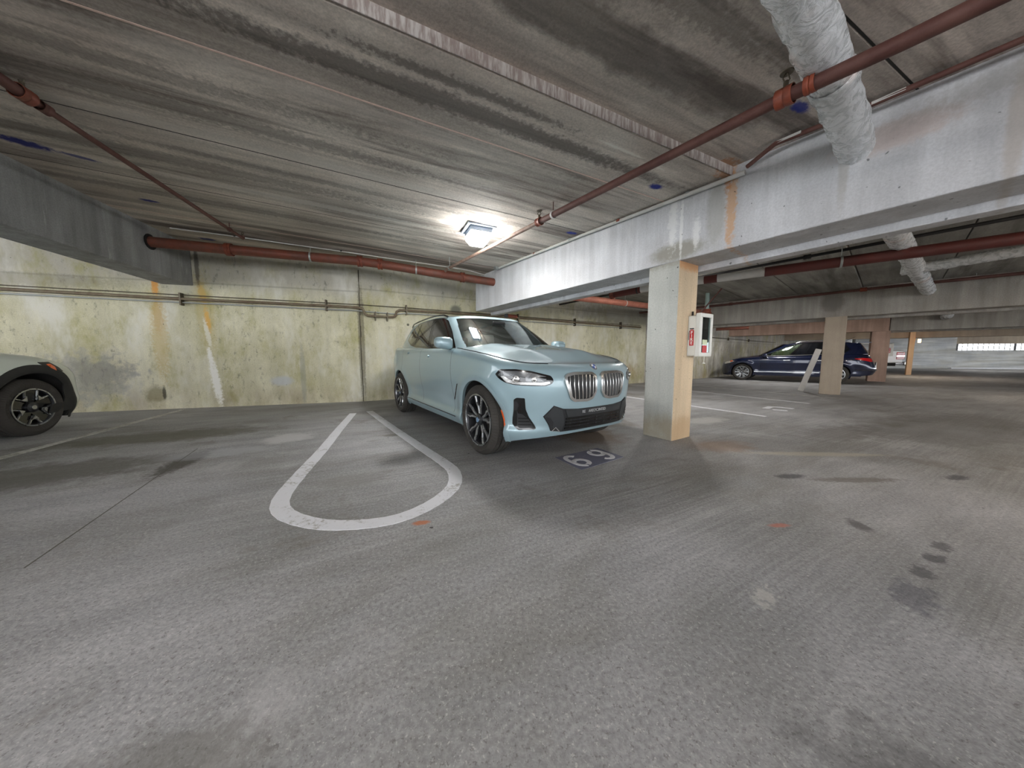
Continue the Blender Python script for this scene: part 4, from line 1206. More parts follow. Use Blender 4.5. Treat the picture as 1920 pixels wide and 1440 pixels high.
# ------------------------------------------------------------------ ceiling lamps
SIDE = .30
def lamp_mats(nm, col_, s): return emis(nm + '_lens', col_, s), emis(nm + '_lens_side', col_, s * SIDE)
M_LAMPLENS = lamp_mats('bright', (1.0, .985, .96, 1), LAMP_E)
M_FILLLAMP = lamp_mats('added_fill', (1.0, .97, .93, 1), FILL_LAMP_E)
M_FILLWARM = lamp_mats('warm', (1.0, .85, .68, 1), FILL_LAMP_E)
M_HOUSING = plain('grey_lamp_housing', lin(150, 162, 176), .45, .2)
def ceiling_lamp(x, y, zt, rz, label, lens, sides):
    root = tag(empty('ceiling_lamp', (x, y, zt), rz), label, 'lamp', 'square ceiling lamps')
    MB().box((0, 0, -.012), (.44, .44, .024)).build('mounting_plate', M_HOUSING, root, bevel=.004)
    MB().box((0, 0, -.055), (.335, .335, .07)).build('housing', M_HOUSING, root, bevel=.008)
    a, b, c = .165, .165, .105
    qd = ((-1, -1), (1, -1), (1, 1), (-1, 1))
    vs = [(sx * a, sy * a, -.09) for sx, sy in qd] + [(sx * .155, sy * .155, -.15) for sx, sy in qd] + [(sx * c, sy * c, -.225) for sx, sy in qd]
    MB().add(vs, [(3, 2, 1, 0)] + [(k * 4 + i, k * 4 + (i + 1) % 4, (k + 1) * 4 + (i + 1) % 4, (k + 1) * 4 + i) for k in range(2) for i in range(4)]).build('lens_side', sides, root)
    MB().add(vs[8:] + [(p[0] * .99, p[1] * .99, p[2] - .004) for p in vs[8:]], [(4, 5, 6, 7), (0, 4, 7, 3), (1, 5, 4, 0), (2, 6, 5, 1), (3, 7, 6, 2)]).build('lens', lens, root)
    return root
ceiling_lamp(-.52, 4.93, float(zc(-.52, 4.93)), R(24), 'glowing square ceiling lamp above the pale blue SUV', *M_LAMPLENS)

for lx, ly, lz, lb, wm in ((2.0, -3.4, 3.0, 'added fill lamp in the aisle behind the viewer', 0), (-1.0, -1.5, 3.14, 'added fill lamp in the aisle across from the white car', 0), (5.6, .6, 2.85, 'added warm fill lamp in the aisle beyond the long beam', 1),
                       (3.55, 7.1, 2.88, 'added fill lamp hidden behind the long beam near the wall', 0), (8.6, 2.4, 2.80, 'added warm fill lamp in the bay behind the long beam', 1), (10.4, 12.2, 2.79, 'added fill lamp over the dark car', 0), (13.6, 6.2, 2.79, 'added warm fill lamp over the far aisle', 1), (20.5, 15.5, 2.79, 'added warm fill lamp near the pickup', 1), (34.5, 22.5, 2.79, 'ceiling lamp before the barred window', 0), (39.5, 21.5, 2.79, 'ceiling lamp at the far end of the barred window', 0)):
    ceiling_lamp(lx, ly, lz, R(24), lb, *(M_FILLWARM if wm else M_FILLLAMP))  # unseen lamps added as fill light around the level

# ------------------------------------------------------------------ pipes, conduits and ducts
def rusty(name, a, b, rough=.7, metal=.1):
    t = NT(name); v = t.coord()
    n1 = t.noise(v, 5, 5, .7); n2 = t.noise(v, 40, 3, .7)
    c = t.mix(t.rng(n1, .35, .65), a, b)
    c = t.mix(t.rng(n2, .6, .75, 0, .5), c, tuple(x * .45 for x in a[:3]) + (1,))
    t.set(c, rough, metal); t.bump(n2, .3, .003)
    return t.m
M_RED = rusty('rust_red_pipe_paint', lin(122, 66, 50), lin(102, 64, 52), .55)
M_DARKRED = rusty('dark_rusty_pipe', lin(84, 50, 44), lin(102, 68, 60), .65)
M_OXIDE = rusty('dark_red_pipe_paint', lin(98, 44, 38), lin(88, 46, 42), .6)
M_ROSE = rusty('faded_red_pipe_paint', lin(184, 118, 98), lin(160, 100, 84), .6)
M_COUP = rusty('orange_coupling', lin(136, 66, 44), lin(110, 58, 44), .55)
M_BRASS = plain('aged_brass', lin(96, 88, 74), .5, .6)
M_GALV = plain('galvanised_steel', lin(170, 174, 172), .4, .6, var=.2)
M_PVC = plain('grey_white_conduit', lin(202, 200, 196), .5)
M_BROWN = rusty('brown_wall_pipe', lin(124, 114, 92), lin(106, 88, 70), .6)
M_BLACKPIPE = plain('black_pipe', lin(28, 27, 28), .5)
def wrap_mat():
    t = NT('crinkled_silver_wrap'); v = t.coord()
    a = t.noise(t.mapping(v, scale=(6, 6, 6)), 1.7, 4, .65, 1.8); b = t.noise(v, 2.2, 3, .6)
    c = t.mix(t.rng(a, .3, .7), lin(196, 200, 202), lin(228, 230, 232))
    c = t.mix(t.rng(b, .60, .72, 0, .35), c, lin(196, 150, 124))
    t.set(c, t.rng(a, .3, .7, .16, .42), .08)
    t.bump(a, .7, .02)
    return t.m
M_WRAP = wrap_mat()

def along(pts, frac_pt):
    return Vector(frac_pt)
def ring_on(root, p, d, r, ln, mat, name, seg=16):
    p = Vector(p); d = Vector(d).normalized()
    MB().lathe([(r * .9, -ln / 2), (r, -ln / 2), (r, -ln * .12), (r * .9, 0), (r, ln * .12), (r, ln / 2), (r * .9, ln / 2)], p, d, seg).build(name, mat, root, True, angle=30)
def coupling(root, p, d, r, mat=None):
    p = Vector(p); d = Vector(d).normalized()
    ring_on(root, p, d, r * 1.28, r * 1.1, mat or M_COUP, 'coupling')
    sd = d.cross(Vector((0, 0, 1))).normalized()
    for s in (-1, 1):
        MB().box(p + sd * s * r * 1.3, (r * .5, r * .55, r * .6)).build('coupling_lug', mat or M_COUP, root, bevel=.004)
def upright_head(root, p, hgt=.09):
    x, y, z = p
    h_ = MB().tube([(x, y, z), (x, y, z + hgt * .45)], .014, 8).build('sprinkler_head', M_BRASS, root, True)
    for s in (-1, 1):
        MB().tube([(x + s * .010, y, z + hgt * .42), (x + s * .022, y, z + hgt * .6), (x + s * .006, y, z + hgt * .92)], .004, 6).build('head_arm', M_BRASS, h_, True)
    MB().lathe([(0, hgt * .92), (.034, hgt * .92), (.036, hgt * .97), (.012, hgt), (0, hgt)], (x, y, z), (0, 0, 1), 14).build('deflector', M_BRASS, h_, True)
def hanger(root, p, r, ztop, mat=None):
    x, y, z = p
    MB().tube([(x, y, z + r + .02), (x, y, ztop)], .006, 6).build('hanger_rod', mat or M_DARKRED, root, True)
    return (x, y, z)
def hanger_ring(root, p, d, r, mat=None):
    p = Vector(p); d = Vector(d).normalized()
    MB().lathe([(r + .002, -.014), (r + .010, -.014), (r + .010, .014), (r + .002, .014)], p, d, 16, closed=True).build('hanger_ring', mat or M_GALV, root, True)
def pipe(name, pts, r, mat, label, cat='pipe', seg=14):
    root = empty(name, tuple(pts[0])); tag(root, label, cat)
    o = Vector(pts[0])
    MB().tube([Vector(p) - o for p in pts], r, seg).build('pipe_run', mat, root, True, angle=50)
    return root, o
# main red pipe along the wall
P = [(-6.15, 5.28, 2.962), (-5.03, 5.65, 2.946), (-3.03, 6.31, 2.942), (-2.68, 6.43, 2.922), (-1.095, 6.954, 2.79), (-.38, 7.19, 2.735)]
rt, o = pipe('sprinkler_main', P, .084, M_RED, 'thick rust-red sprinkler main running along the top of the back wall', seg=20)
dd = Vector(P[2]) - Vector(P[0])
for q in ((-5.03, 5.65, 2.946), (-3.03, 6.31, 2.942), (-2.68, 6.43, 2.922), (-1.095, 6.954, 2.79)):
    coupling(rt, Vector(q) - o, dd, .084)
MB().lathe([(.086, 0), (.125, 0), (.125, .012), (.086, .012)], Vector((-6.045, 5.315, 2.96)) - o, dd, 20, closed=True).build('wall_sleeve', M_BLACK, rt, True)
for q in ((-3.84, 6.045, 2.944), (-2.02, 6.65, 2.865)):
    hanger_ring(rt, Vector(q) - o, dd, .084); hanger(rt, Vector(q) - o, .084, zc(q[0], q[1]) - o.z, M_GALV)
# branch over the white line
P = [(-2.55, -1.35, 3.02), (-3.68, 2.38, 3.05), (-3.73, 2.53, 3.05)]
rt, o = pipe('sprinkler_branch', P, .040, M_DARKRED, 'rusty sprinkler branch crossing the ceiling toward the dark streaked beam')
e_ = Vector((-4.61, 5.46, 3.07))
MB().tube([Vector(P[-1]) - o, e_ - o], .024, 12).build('thin_run', M_DARKRED, rt, True)
d_ = e_ - Vector(P[-1])
ring_on(rt, Vector((-3.73, 2.53, 3.05)) - o, d_, .056, .09, M_COUP, 'tee'); ring_on(rt, Vector((-3.77, 2.66, 3.05)) - o, d_, .042, .07, M_DARKRED, 'reducer')
upright_head(rt, Vector((-3.73, 2.53, 3.09)) - o, .10)
MB().tube([e_ - o, e_ - o + Vector((0, 0, .04))], .026, 10).build('elbow', M_DARKRED, rt, True); upright_head(rt, e_ - o + Vector((0, 0, .03)), .08)
q = Vector((-4.50, 5.09, 3.068)); hanger_ring(rt, q - o, d_, .024, M_DARKRED); hanger(rt, q - o, .024, zc(q.x, q.y) - o.z)
# branch in front of the long beam
P = [(4.4, -1.75, 2.42), (1.975, 1.706, 2.643), (1.717, 2.084, 2.682)]
rt, o = pipe('sprinkler_branch', P, .040, M_DARKRED, 'rusty sprinkler branch passing below the silver wrapped duct')
A_, B_, C_ = Vector((1.717, 2.084, 2.682)), Vector((.361, 4.25, 2.835)), Vector((-1.309, 6.40, 2.82))
MB().tube([A_ - o, B_ - o], .036, 14).build('pipe_run', M_DARKRED, rt, True)
MB().tube([B_ - o, C_ - o, C_ - o + Vector((-.06, .08, -.02))], .027, 12).build('thin_run', rusty('greyed_rusty_pipe', lin(136, 116, 104), lin(112, 84, 72)), rt, True)
for q, r_ in ((A_, .056), (B_, .052)):
    ring_on(rt, q - o, B_ - A_, r_, .085, M_COUP, 'tee'); upright_head(rt, q - o + Vector((0, 0, r_ - .01)), .10)
q = A_ + (A_ - B_).normalized() * .12; ring_on(rt, q - o, B_ - A_, .050, .05, M_COUP, 'reducer')
q = Vector((.514, 4.01, 2.818)); hanger_ring(rt, q - o, B_ - A_, .036, M_PVC); hanger(rt, q - o, .036, zc(q.x, q.y) - o.z)
q = C_ + (B_ - C_).normalized() * .10; hanger_ring(rt, q - o, C_ - B_, .027); hanger(rt, q - o, .027, zc(q.x, q.y) - o.z, M_GALV)
# thin conduits on the ceiling
P = [(-5.75, 5.37, 3.205), (-4.92, 5.66, 3.175), (-3.34, 6.21, 3.10), (-1.37, 6.99, 3.015), (-.98, 7.18, 3.0), (-.66, 7.5, 2.985)]
rt, o = pipe('conduit', P, .011, M_PVC, 'thin pale conduit on the ceiling behind the rust-red main', 'conduit', 8)
for k in (1, 2, 3): MB().box(Vector(P[k]) - o + Vector((0, 0, .006)), (.03, .03, .022)).build('conduit_clip', M_BLACK, rt)
P = [(2.30, 3.20, 2.865), (1.10, 4.92, 2.925), (-.32, 6.93, 2.975)]
rt, o = pipe('conduit', P, .022, M_PVC, 'pale conduit in the corner between ceiling and long beam', 'conduit', 10)
for k in range(5):
    q = Vector(P[0]).lerp(Vector(P[2]), .12 + .2 * k); MB().box(q - o + Vector((0, 0, .012)), (.035, .05, .03), R(35)).build('conduit_clip', M_COUP if k % 2 else M_GALV, rt)
MB().box(Vector((-.34, 6.88, 2.97)) - o, (.09, .09, .07), R(35)).build('junction_box', M_GALV, rt, bevel=.006)
P = [(2.30, 3.18, 2.905), (2.36, 2.93, 2.955), (2.60, 2.63, 2.945), (3.05, 1.97, 2.93), (5.2, -1.1, 2.85)]
rt, o = pipe('conduit', P, .020, M_DARKRED, 'rusty conduit above the near part of the long beam', 'conduit', 10)
for q in ((2.42, 2.86, 2.955), (2.75, 2.42, 2.94)): MB().box(Vector(q) - o, (.05, .16, .02), R(35)).build('flaking_patch', M_PVC, rt)
# wall pipes follow the bend and dip under the joint
def on_wall(ang, s, z, off): 
    p = J + X(ang) * s - D(ang) * off; return (p[0], p[1], z)
P = [on_wall(17, -9.2, 2.27, .07), on_wall(17, -5.7, 2.22, .07), on_wall(17, -3.18, 2.18, .07), on_wall(17, -.55, 2.165, .07), on_wall(17, -.03, 2.155, .07), on_wall(30, .06, 2.14, .07), on_wall(30, .10, 2.02, .07), on_wall(30, .17, 1.985, .07), on_wall(30, .70, 1.985, .07), on_wall(30, .76, 2.01, .07), on_wall(30, .79, 2.12, .07), on_wall(30, .86, 2.165, .07), on_wall(30, 3.0, 2.19, .07), on_wall(30, 9.7, 2.16, .07)]
rt, o = pipe('wall_pipe', P, .028, M_BROWN, 'brown pipe along the back wall that dips beneath the joint', seg=12)
for a, s in ((17, -3.18), (17, -.66), (30, 1.02), (30, 4.2), (30, 6.4), (30, 8.6)):
    p = Vector(on_wall(a, s, 2.175, .05)) - o
    MB().box(p, (.025, .10, .24), R(a)).build('strut_bracket', M_BRASS, rt)
for s in (.32, .58):
    MB().box(Vector(on_wall(30, s, 1.985, .05)) - o, (.022, .10, .20), R(30)).build('strut_bracket', M_BRASS, rt)
P = [on_wall(17, -9.2, 2.33, .05), on_wall(17, -3.18, 2.26, .05), on_wall(17, 0, 2.225, .05), on_wall(30, 1.0, 2.235, .05), on_wall(30, 9.7, 2.225, .05)]
pipe('conduit', P, .008, M_BRASS, 'thin dark conduit just above the brown wall pipe', 'conduit', 8)
P = [on_wall(17, -9.2, 2.19, .05), on_wall(17, -3.18, 2.115, .05), on_wall(17, 0, 2.085, .05), on_wall(30, .8, 2.065, .05), on_wall(30, 1.0, 2.10, .05), on_wall(30, 9.7, 2.095, .05)]
pipe('conduit', P, .013, M_GALV, 'thin silvery conduit just below the brown wall pipe', 'conduit', 8)
# the run on the far stretch of wall
def on_w3(s, z, off=.06):
    p = W3 + X(33) * s - D(33) * off; return (p[0], p[1], z)
rt, o = pipe('conduit', [on_w3(.2, 2.0), on_w3(13.5, 1.9)], .015, M_BRASS, 'conduit on the wall in front of the dark car', 'conduit', 8)
for s in (2, 4.5, 7, 9.5): MB().box(Vector(on_w3(s, 1.93)) - o, (.05, .06, .14), R(33)).build('bracket', M_BRASS, rt)
# ducts
def wrapped(name, pts, r, label, bands=()):
    root = empty(name, tuple(pts[0])); tag(root, label, 'duct'); o = Vector(pts[0])
    fine = []
    for a, b in zip(pts[:-1], pts[1:]):
        a, b = Vector(a), Vector(b); n = max(2, int((b - a).length / .06))
        for k in range(n): fine.append(a.lerp(b, k / n))
    fine.append(Vector(pts[-1]))
    m = MB().tube([p - o for p in fine], [r * (1 + .035 * math.sin(i * 1.7) + .03 * random.uniform(-1, 1)) for i in range(len(fine))], 22)
    rnd = random.Random(3)
    m.v = [tuple(c + rnd.uniform(-.006, .006) for c in v) for v in m.v]
    m.build('duct_wrap', M_WRAP, root, True, angle=180)
    for t_ in bands:
        q = fine[int(t_ * (len(fine) - 1))]; i = int(t_ * (len(fine) - 1)); d = fine[min(i + 1, len(fine) - 1)] - fine[i - 1]
        MB().lathe([(r * 1.02, -.05), (r * 1.10, -.045), (r * 1.10, .045), (r * 1.02, .05)], q - o, d, 22).build('wrap_overlap', M_WRAP, root, True, angle=180)
    return root
d1e = np.array([2.763, 2.621]); d1 = X(35)
wrapped('wrapped_duct', [tuple(d1e - d1 * 3.4) + (2.90,), tuple(d1e - d1 * .95) + (2.80,), tuple(d1e + d1 * .12) + (2.70,)], .108, 'silver wrapped duct entering the long pale beam near the viewer', (.72,))
wrapped('wrapped_duct', [(4.2, 3.65, 2.72), (6.16, 4.96, 2.70), (9.775, 7.375, 2.60), (9.9, 7.46, 2.60)], .115, 'silver wrapped duct entering the grey beam beyond the red pipe', (.7,))
wrapped('wrapped_duct', [(7.35, 5.95, 2.66), (7.88, 4.89, 2.68), (9.4, 2.0, 2.70)], .085, 'thinner silver wrapped duct branching beside the dark red pipe')
wrapped('wrapped_duct', [(15.9, 11.35, 2.55), (16.45, 11.85, 2.55)], .12, 'white duct stub poking from the dark grey far beam')
# pipes of the second bay
P = [(4.50, 5.62, 2.55), (6.48, 4.03, 2.55), (9.6, 1.52, 2.55)]
rt, o = pipe('drain_pipe', P, .080, M_OXIDE, 'thick dark red pipe crossing the bay beyond the long beam', seg=18)
d_ = Vector(P[1]) - Vector(P[0])
for q in ((5.23, 5.03, 2.55), (7.2, 3.45, 2.55)): hanger_ring(rt, Vector(q) - o, d_, .080); hanger(rt, Vector(q) - o, .08, 2.87 - o.z, M_GALV)
P = [(4.50, 5.62, 2.55), (3.55, 6.38, 2.55), (2.85, 6.95, 2.53)]
rt, o = pipe('drain_pipe', P, .074, M_PVC, 'pale wrapped pipe continuing the dark red pipe', seg=16)
MB().tube([Vector((3.95, 6.06, 2.55)) - o, Vector((3.78, 6.195, 2.55)) - o], .077, 16).build('red_sleeve', M_OXIDE, rt, True)
P = [(2.85, 6.95, 2.53), (2.32, 7.40, 2.50)]
rt, o = pipe('drain_pipe', P, .080, M_OXIDE, 'short dark red pipe length with a coupling near the back wall', seg=16)
coupling(rt, Vector((2.36, 7.36, 2.50)) - o, Vector((-.53, .45, 0)), .08); hanger_ring(rt, Vector((2.8, 7.0, 2.53)) - o, Vector((-.53, .45, 0)), .08, M_BLACKPIPE); hanger(rt, Vector((2.8, 7.0, 2.53)) - o, .08, .35, M_BLACKPIPE)
P = [(1.1, 10.6, 2.70), (4.02, 6.79, 2.75), (6.2, 3.88, 2.75), (8.6, .7, 2.75)]
rt, o = pipe('conduit', P, .024, M_BLACKPIPE, 'black pipe running above the dark red pipe', 'conduit', 10)
ring_on(rt, Vector((5.05, 5.42, 2.75)) - o, Vector((2.18, -2.9, 0)), .04, .09, M_BLACKPIPE, 'coupling')
hanger(rt, Vector((2.3, 9.03, 2.72)) - o, .02, .20, M_BLACKPIPE)
P = [(.2, 7.25, 2.55), (1.64, 8.01, 2.55), (3.95, 9.26, 2.55), (6.6, 10.7, 2.55)]
rt, o = pipe('sprinkler_main', P, .082, M_ROSE, 'faded red sprinkler main by the wall beyond the long beam', seg=18)
d_ = Vector(P[2]) - Vector(P[1])
for q in ((3.2, 8.855, 2.55), (4.9, 9.775, 2.55)): hanger_ring(rt, Vector(q) - o, d_, .082, M_PVC); hanger(rt, Vector(q) - o, .082, 2.9 - o.z, M_GALV)
P = [(4.9, 12.0, 2.72), (6.5, 10.62, 2.72), (8.80, 7.86, 2.72), (10.4, 6.20, 2.72), (13.0, 3.5, 2.70)]
rt, o = pipe('sprinkler_branch', P, .034, M_DARKRED, 'rusty sprinkler pipe along the top of the grey beam')
ring_on(rt, Vector((8.80, 7.86, 2.72)) - o, Vector((1, -1.1, 0)), .05, .12, M_COUP, 'coupling'); ring_on(rt, Vector((7.0, 10.0, 2.72)) - o, Vector((1, -1.1, 0)), .045, .09, M_DARKRED, 'coupling')
for q in ((9.9, 6.72, 2.72), (6.9, 10.15, 2.72)): hanger(rt, Vector(q) - o, .034, .10, M_GALV)
# drop pipe and brace behind the fire cabinet
rt, o = pipe('drop_pipe', [(5.62, 9.0, 2.87), (5.62, 9.0, 2.38)], .055, plain('green_grey_pipe', lin(150, 172, 168), .45), 'green grey drop pipe with red fitting seen above the fire cabinet')
ring_on(rt, Vector((5.62, 9.0, 2.36)) - o, Vector((0, 0, 1)), .10, .09, M_COUP, 'red_fitting'); MB().box(Vector((5.62, 9.0, 2.30)) - o, (.28, .10, .06), R(20)).build('valve_body', M_COUP, rt, bevel=.015)
rt, o = pipe('brace_rod', [(5.16, 8.61, 2.20), (5.60, 8.38, 2.86)], .018, M_DARKRED, 'slanting rusty brace rod above the fire cabinet', 'rod', 8)
# rust tipped stub under the beam end, pipe stub under the rosy beam
rt, o = pipe('pipe_stub', [(-.15, 8.05, 2.10), (.12, 8.25, 2.10)], .045, M_COUP, 'short red valve stub under the wall end of the long beam', seg=12)
MB().box(Vector((-.15, 8.05, 2.10)) - o, (.10, .10, .10)).build('valve_body', M_BLACK, rt, bevel=.02)
rt, o = pipe('pipe_stub', [(9.6, 14.6, 2.32), (10.6, 13.9, 2.32)], .07, M_RED, 'rusty pipe stub below the beam above the dark car', seg=12)

# stencilled number of the next bay
def bar_mark(pts, wd):
    ribbon([np.array(p) for p in pts], wd, .004).build('bay_number', M_PAINT, fl)
bar_mark([(5.15, 6.16), (5.42, 6.36), (5.58, 6.30), (5.68, 6.12)], .11)
bar_mark([(5.18, 6.02), (5.36, 5.90)], .11)

# ------------------------------------------------------------------ fire cabinet on the first column
M_CABW = plain('white_cabinet_plastic', lin(226, 226, 220), .45, var=.05)
M_FIRE = plain('fire_red', lin(196, 30, 40), .45)
M_CLEAR = glass_mat('clear_cabinet_window', (.9, .93, .93, 1), .04)
def text_mesh(body, size, mat, name, parent, origin, xdir, ydir, depth=.001, squash=1.0):
    cu = bpy.data.curves.new(name, 'FONT'); cu.body = body; cu.size = size; cu.align_x = 'CENTER'; cu.align_y = 'CENTER'; cu.extrude = depth; cu.offset = size * .02
    ob = bpy.data.objects.new(name, cu); COL.objects.link(ob); bpy.context.view_layer.update()
    me = bpy.data.meshes.new_from_object(ob.evaluated_get(bpy.context.evaluated_depsgraph_get())); bpy.data.objects.remove(ob)
    xd, yd = Vector(xdir), Vector(ydir); nd = xd.cross(yd)
    for v in me.vertices: v.co = Vector(origin) + xd * v.co.x * squash + yd * v.co.y + nd * v.co.z
    return link(name, me, mat, parent)
def fire_cabinet(p, ang, label, full=True):
    """p: back corner on the column face; local x along the face, local -y out of the face"""
    r_ = tag(empty('fire_cabinet', (p[0], p[1], 1.06), R(ang)), label, 'cabinet')
    W_, Dp, H_ = .285, .150, .515
    bm_ = MB().box((W_ / 2, -.004, H_ / 2 - .01), (W_, .008, H_ - .02))
    yd = Dp * .62
    for (cx_, cz_, sx_, sz_) in ((.005, H_ / 2 - .01, .010, H_ - .02), (W_ - .005, H_ / 2 - .01, .010, H_ - .02), (W_ / 2, .005, W_, .010), (W_ / 2, H_ - .025, W_, .010)):
        bm_.box((cx_, -yd / 2, cz_), (sx_, yd, sz_))
    b = bm_.build('body', M_CABW, r_)
    door = MB()
    def frame(x0, x1, z0, z1, fw, y0, y1):
        for (a, b_, c, d) in ((x0, x1, z0, z0 + fw), (x0, x1, z1 - fw, z1), (x0, x0 + fw, z0 + fw, z1 - fw), (x1 - fw, x1, z0 + fw, z1 - fw)):
            door.box(((a + b_) / 2, (y0 + y1) / 2, (c + d) / 2), (b_ - a, y1 - y0, d - c))
    frame(-.004, W_ + .004, -.006, H_ + .006, .048, -Dp, -Dp * .60)
    dr = door.build('door', M_CABW, r_, bevel=.008)
    MB().box((W_ / 2, -Dp + .012, H_ / 2), (W_ - .09, .004, H_ - .09)).build('window', M_CLEAR, dr)
    if full:
        MB().lathe([(0, 0), (.052, 0), (.055, .02), (.055, .26), (.04, .31), (.016, .33), (.016, .36), (0, .36)], (W_ / 2, -.078, .06), (0, 0, 1), 18).build('extinguisher', plain('silver_cylinder', lin(206, 208, 206), .3, .6), r_, True)
        MB().tube([(W_ / 2 - .02, -.09, .42), (W_ / 2 + .05, -.10, .36), (W_ / 2 + .06, -.10, .22)], .007, 8).build('hose', M_RIMDARK, r_, True)
        MB().box((W_ / 2 - .02, -Dp + .006, .085), (.10, .003, .09)).build('red_sticker', M_FIRE, dr); MB().box((W_ / 2 - .02, -Dp + .006, .17), (.11, .003, .06)).build('pale_sticker', plain('pale_sticker', lin(214, 226, 190), .6), dr)
        MB().tube([(W_ * .62, -Dp * .8, -.005), (W_ * .62, -Dp * .8, -.085)], .004, 6).build('breaker_bar', M_CABW, r_, True); MB().box((W_ * .62, -Dp * .8, -.09), (.05, .012, .012)).build('breaker_tip', M_CABW, r_)
        MB().box((.05, -.02, H_ + .01), (.012, .02, .05)).build('mounting_clip', M_BLACK, r_)
    # red sign on the side: F I R E, one letter above the other
    cy = -Dp * .33; x = -.0025
    sg = MB().prism([(-.025, .13), (.025, .13), (.025, .31), (.012, .325), (-.012, .325), (-.025, .31)], 0, .002)
    sg.v = [(x - v[2], cy - v[0], v[1]) for v in sg.v]
    s_o = sg.build('fire_sign', M_FIRE, r_)
    for k, ch in enumerate('FIRE'):
        text_mesh(ch, .052, plain('white_lettering', lin(245, 245, 245), .5), 'sign_letter', s_o, (x - .0035, cy, .288 - k * .043), (0, -1, 0), (0, 0, 1), .0006)
    MB().tube([(x - .002, cy + .026, .32), (x - .002, cy + .034, .29), (x - .002, cy + .034, .20)], .003, 6).build('sign_hose', M_BLACK, s_o, True); MB().box((x - .002, cy + .002, .336), (.003, .05, .012)).build('sign_handle', M_BLACK, s_o)
    return r_
pc = C1 + X(32) * .25 - D(32) * .002
fire_cabinet(pc, 32, 'white fire extinguisher cabinet with red FIRE sign on the pale column')
pc = C3 + X(46) * .30 - D(46) * .002
fire_cabinet(pc, 46, 'small distant white fire cabinet on the rosy column', False)
# white board leaning on the second column
bd = MB().box((0, 0, .70), (.03, .13, 1.40)).build('leaning_board', plain('white_painted_board', lin(222, 218, 212), .6), bevel=.003)
top = Vector((8.60, 8.66, 1.22)); bot = Vector((8.77, 9.27, .012)); dv = (top - bot).normalized()
yv = Vector((D(45)[0], D(45)[1], 0)); yv = (yv - dv * yv.dot(dv)).normalized(); xv = yv.cross(dv)
bd.matrix_world = Matrix.Translation(bot) @ Matrix((xv, yv, dv)).transposed().to_4x4()
tag(bd, 'narrow white board leaning against the beige column', 'board')
# warm wall lamp and small box by the far door
t = MB().box((0, 0, 0), (.10, .08, .20)); lo = t.build('wall_lamp', emis('orange_glow', (1.0, .48, .16, 1), 5.0), bevel=.02)
lo.location = (22.55, 17.12, 1.90); lo.rotation_euler = (0, 0, R(-30)); tag(lo, 'small glowing orange lamp on the slim distant column', 'lamp')

# ------------------------------------------------------------------ the other vehicles
def generic_car(name, S, H, loc, rz, sc, label, paint, wheel_style, R_t, R_r, trackh, glass, open_win, dlo, panes, cladding=None, dash_x=-.8, seat_x=-1.6, hood_end=-.6, crown=.05, rear_side=1.0, shield_q=2.85):
    root = empty(name, loc, rz); root.scale = sc
    tag(root, label, 'car')
    s1, s2, s3 = S.seams
    def panels(u, p, du):
        x, z = p[0], p[2]
        if du < .0075 and s3 - .05 < x < s1 + .1 and z > .36: return 'panel_gap'
        if x > .36: return 'front_bumper'
        if x < -S.wb - .60: return 'rear_bumper'
        if z < .36 and -S.wb + .42 < x < -.42: return 'sill'
        if x > s1: return 'front_fender'
        if x > s2: return 'front_door'
        if x > s3: return 'rear_door'
        return 'rear_quarter'
    car_shell(S, root, paint, panels, .03, .03)
    arch_parts(S, root, paint, lip=.03, cladding=cladding[0] if cladding else 0.0, clad_mat=cladding[1] if cladding else None)
    hood_mesh(S, root, paint, hood_end, .16, crown, .012)
    sh = [(-1, .03), (shield_q - .1, .03), (shield_q, .3), (shield_q - .05, .9), (-1, .94)]
    house_shell(H, root, paint, open_win, [sh])
    roof_mesh(H, root, paint, .045)
    qs = np.linspace(-shield_q - .06, shield_q + .06, 41); ts = np.linspace(.0, .96, 10)
    Q, T = np.meshgrid(qs, ts, indexing='ij')
    V = H.P(np.abs(Q).ravel(), T.ravel(), -.004); V[:, 1] *= np.where(Q.ravel() < 0, -1, 1)
    part_from(V, grid_faces(41, 10), 'windscreen', glass, root, angle=180)
    for s in (-1, 1):
        f = house_fn(H, s)
        holes = [round_poly(p, .05) for p, m, nm in panes]
        tr = decal(round_poly(dlo, .08), f, 'window_trim', M_GLOSSBLACK, root, .003, .006, .12, holes=holes)
        for p, m, nm in panes:
            decal(round_poly(p, .05), f, nm, m, tr, .002, .004, .12)
    for x in (0.0, -S.wb):
        for s in (-1, 1):
            wheel(root, x, s * trackh, R_t, .23, R_r, wheel_style, s)
    MB().box((-S.wb / 2, 0, .33), (S.wb - .9, 1.66, .16)).build('underbody', M_WELL, root)
    MB().box((-S.wb / 2 - .1, 0, .38), (S.wb + 1.2, .96, .16)).build('underbody', M_WELL, root)
    MB().box((.1, 0, .62), (.85, .96, .5)).build('engine_block', M_WELL, root)
    build_cabin(root, dash_x, seat_x, 1.5, .70)
    return root

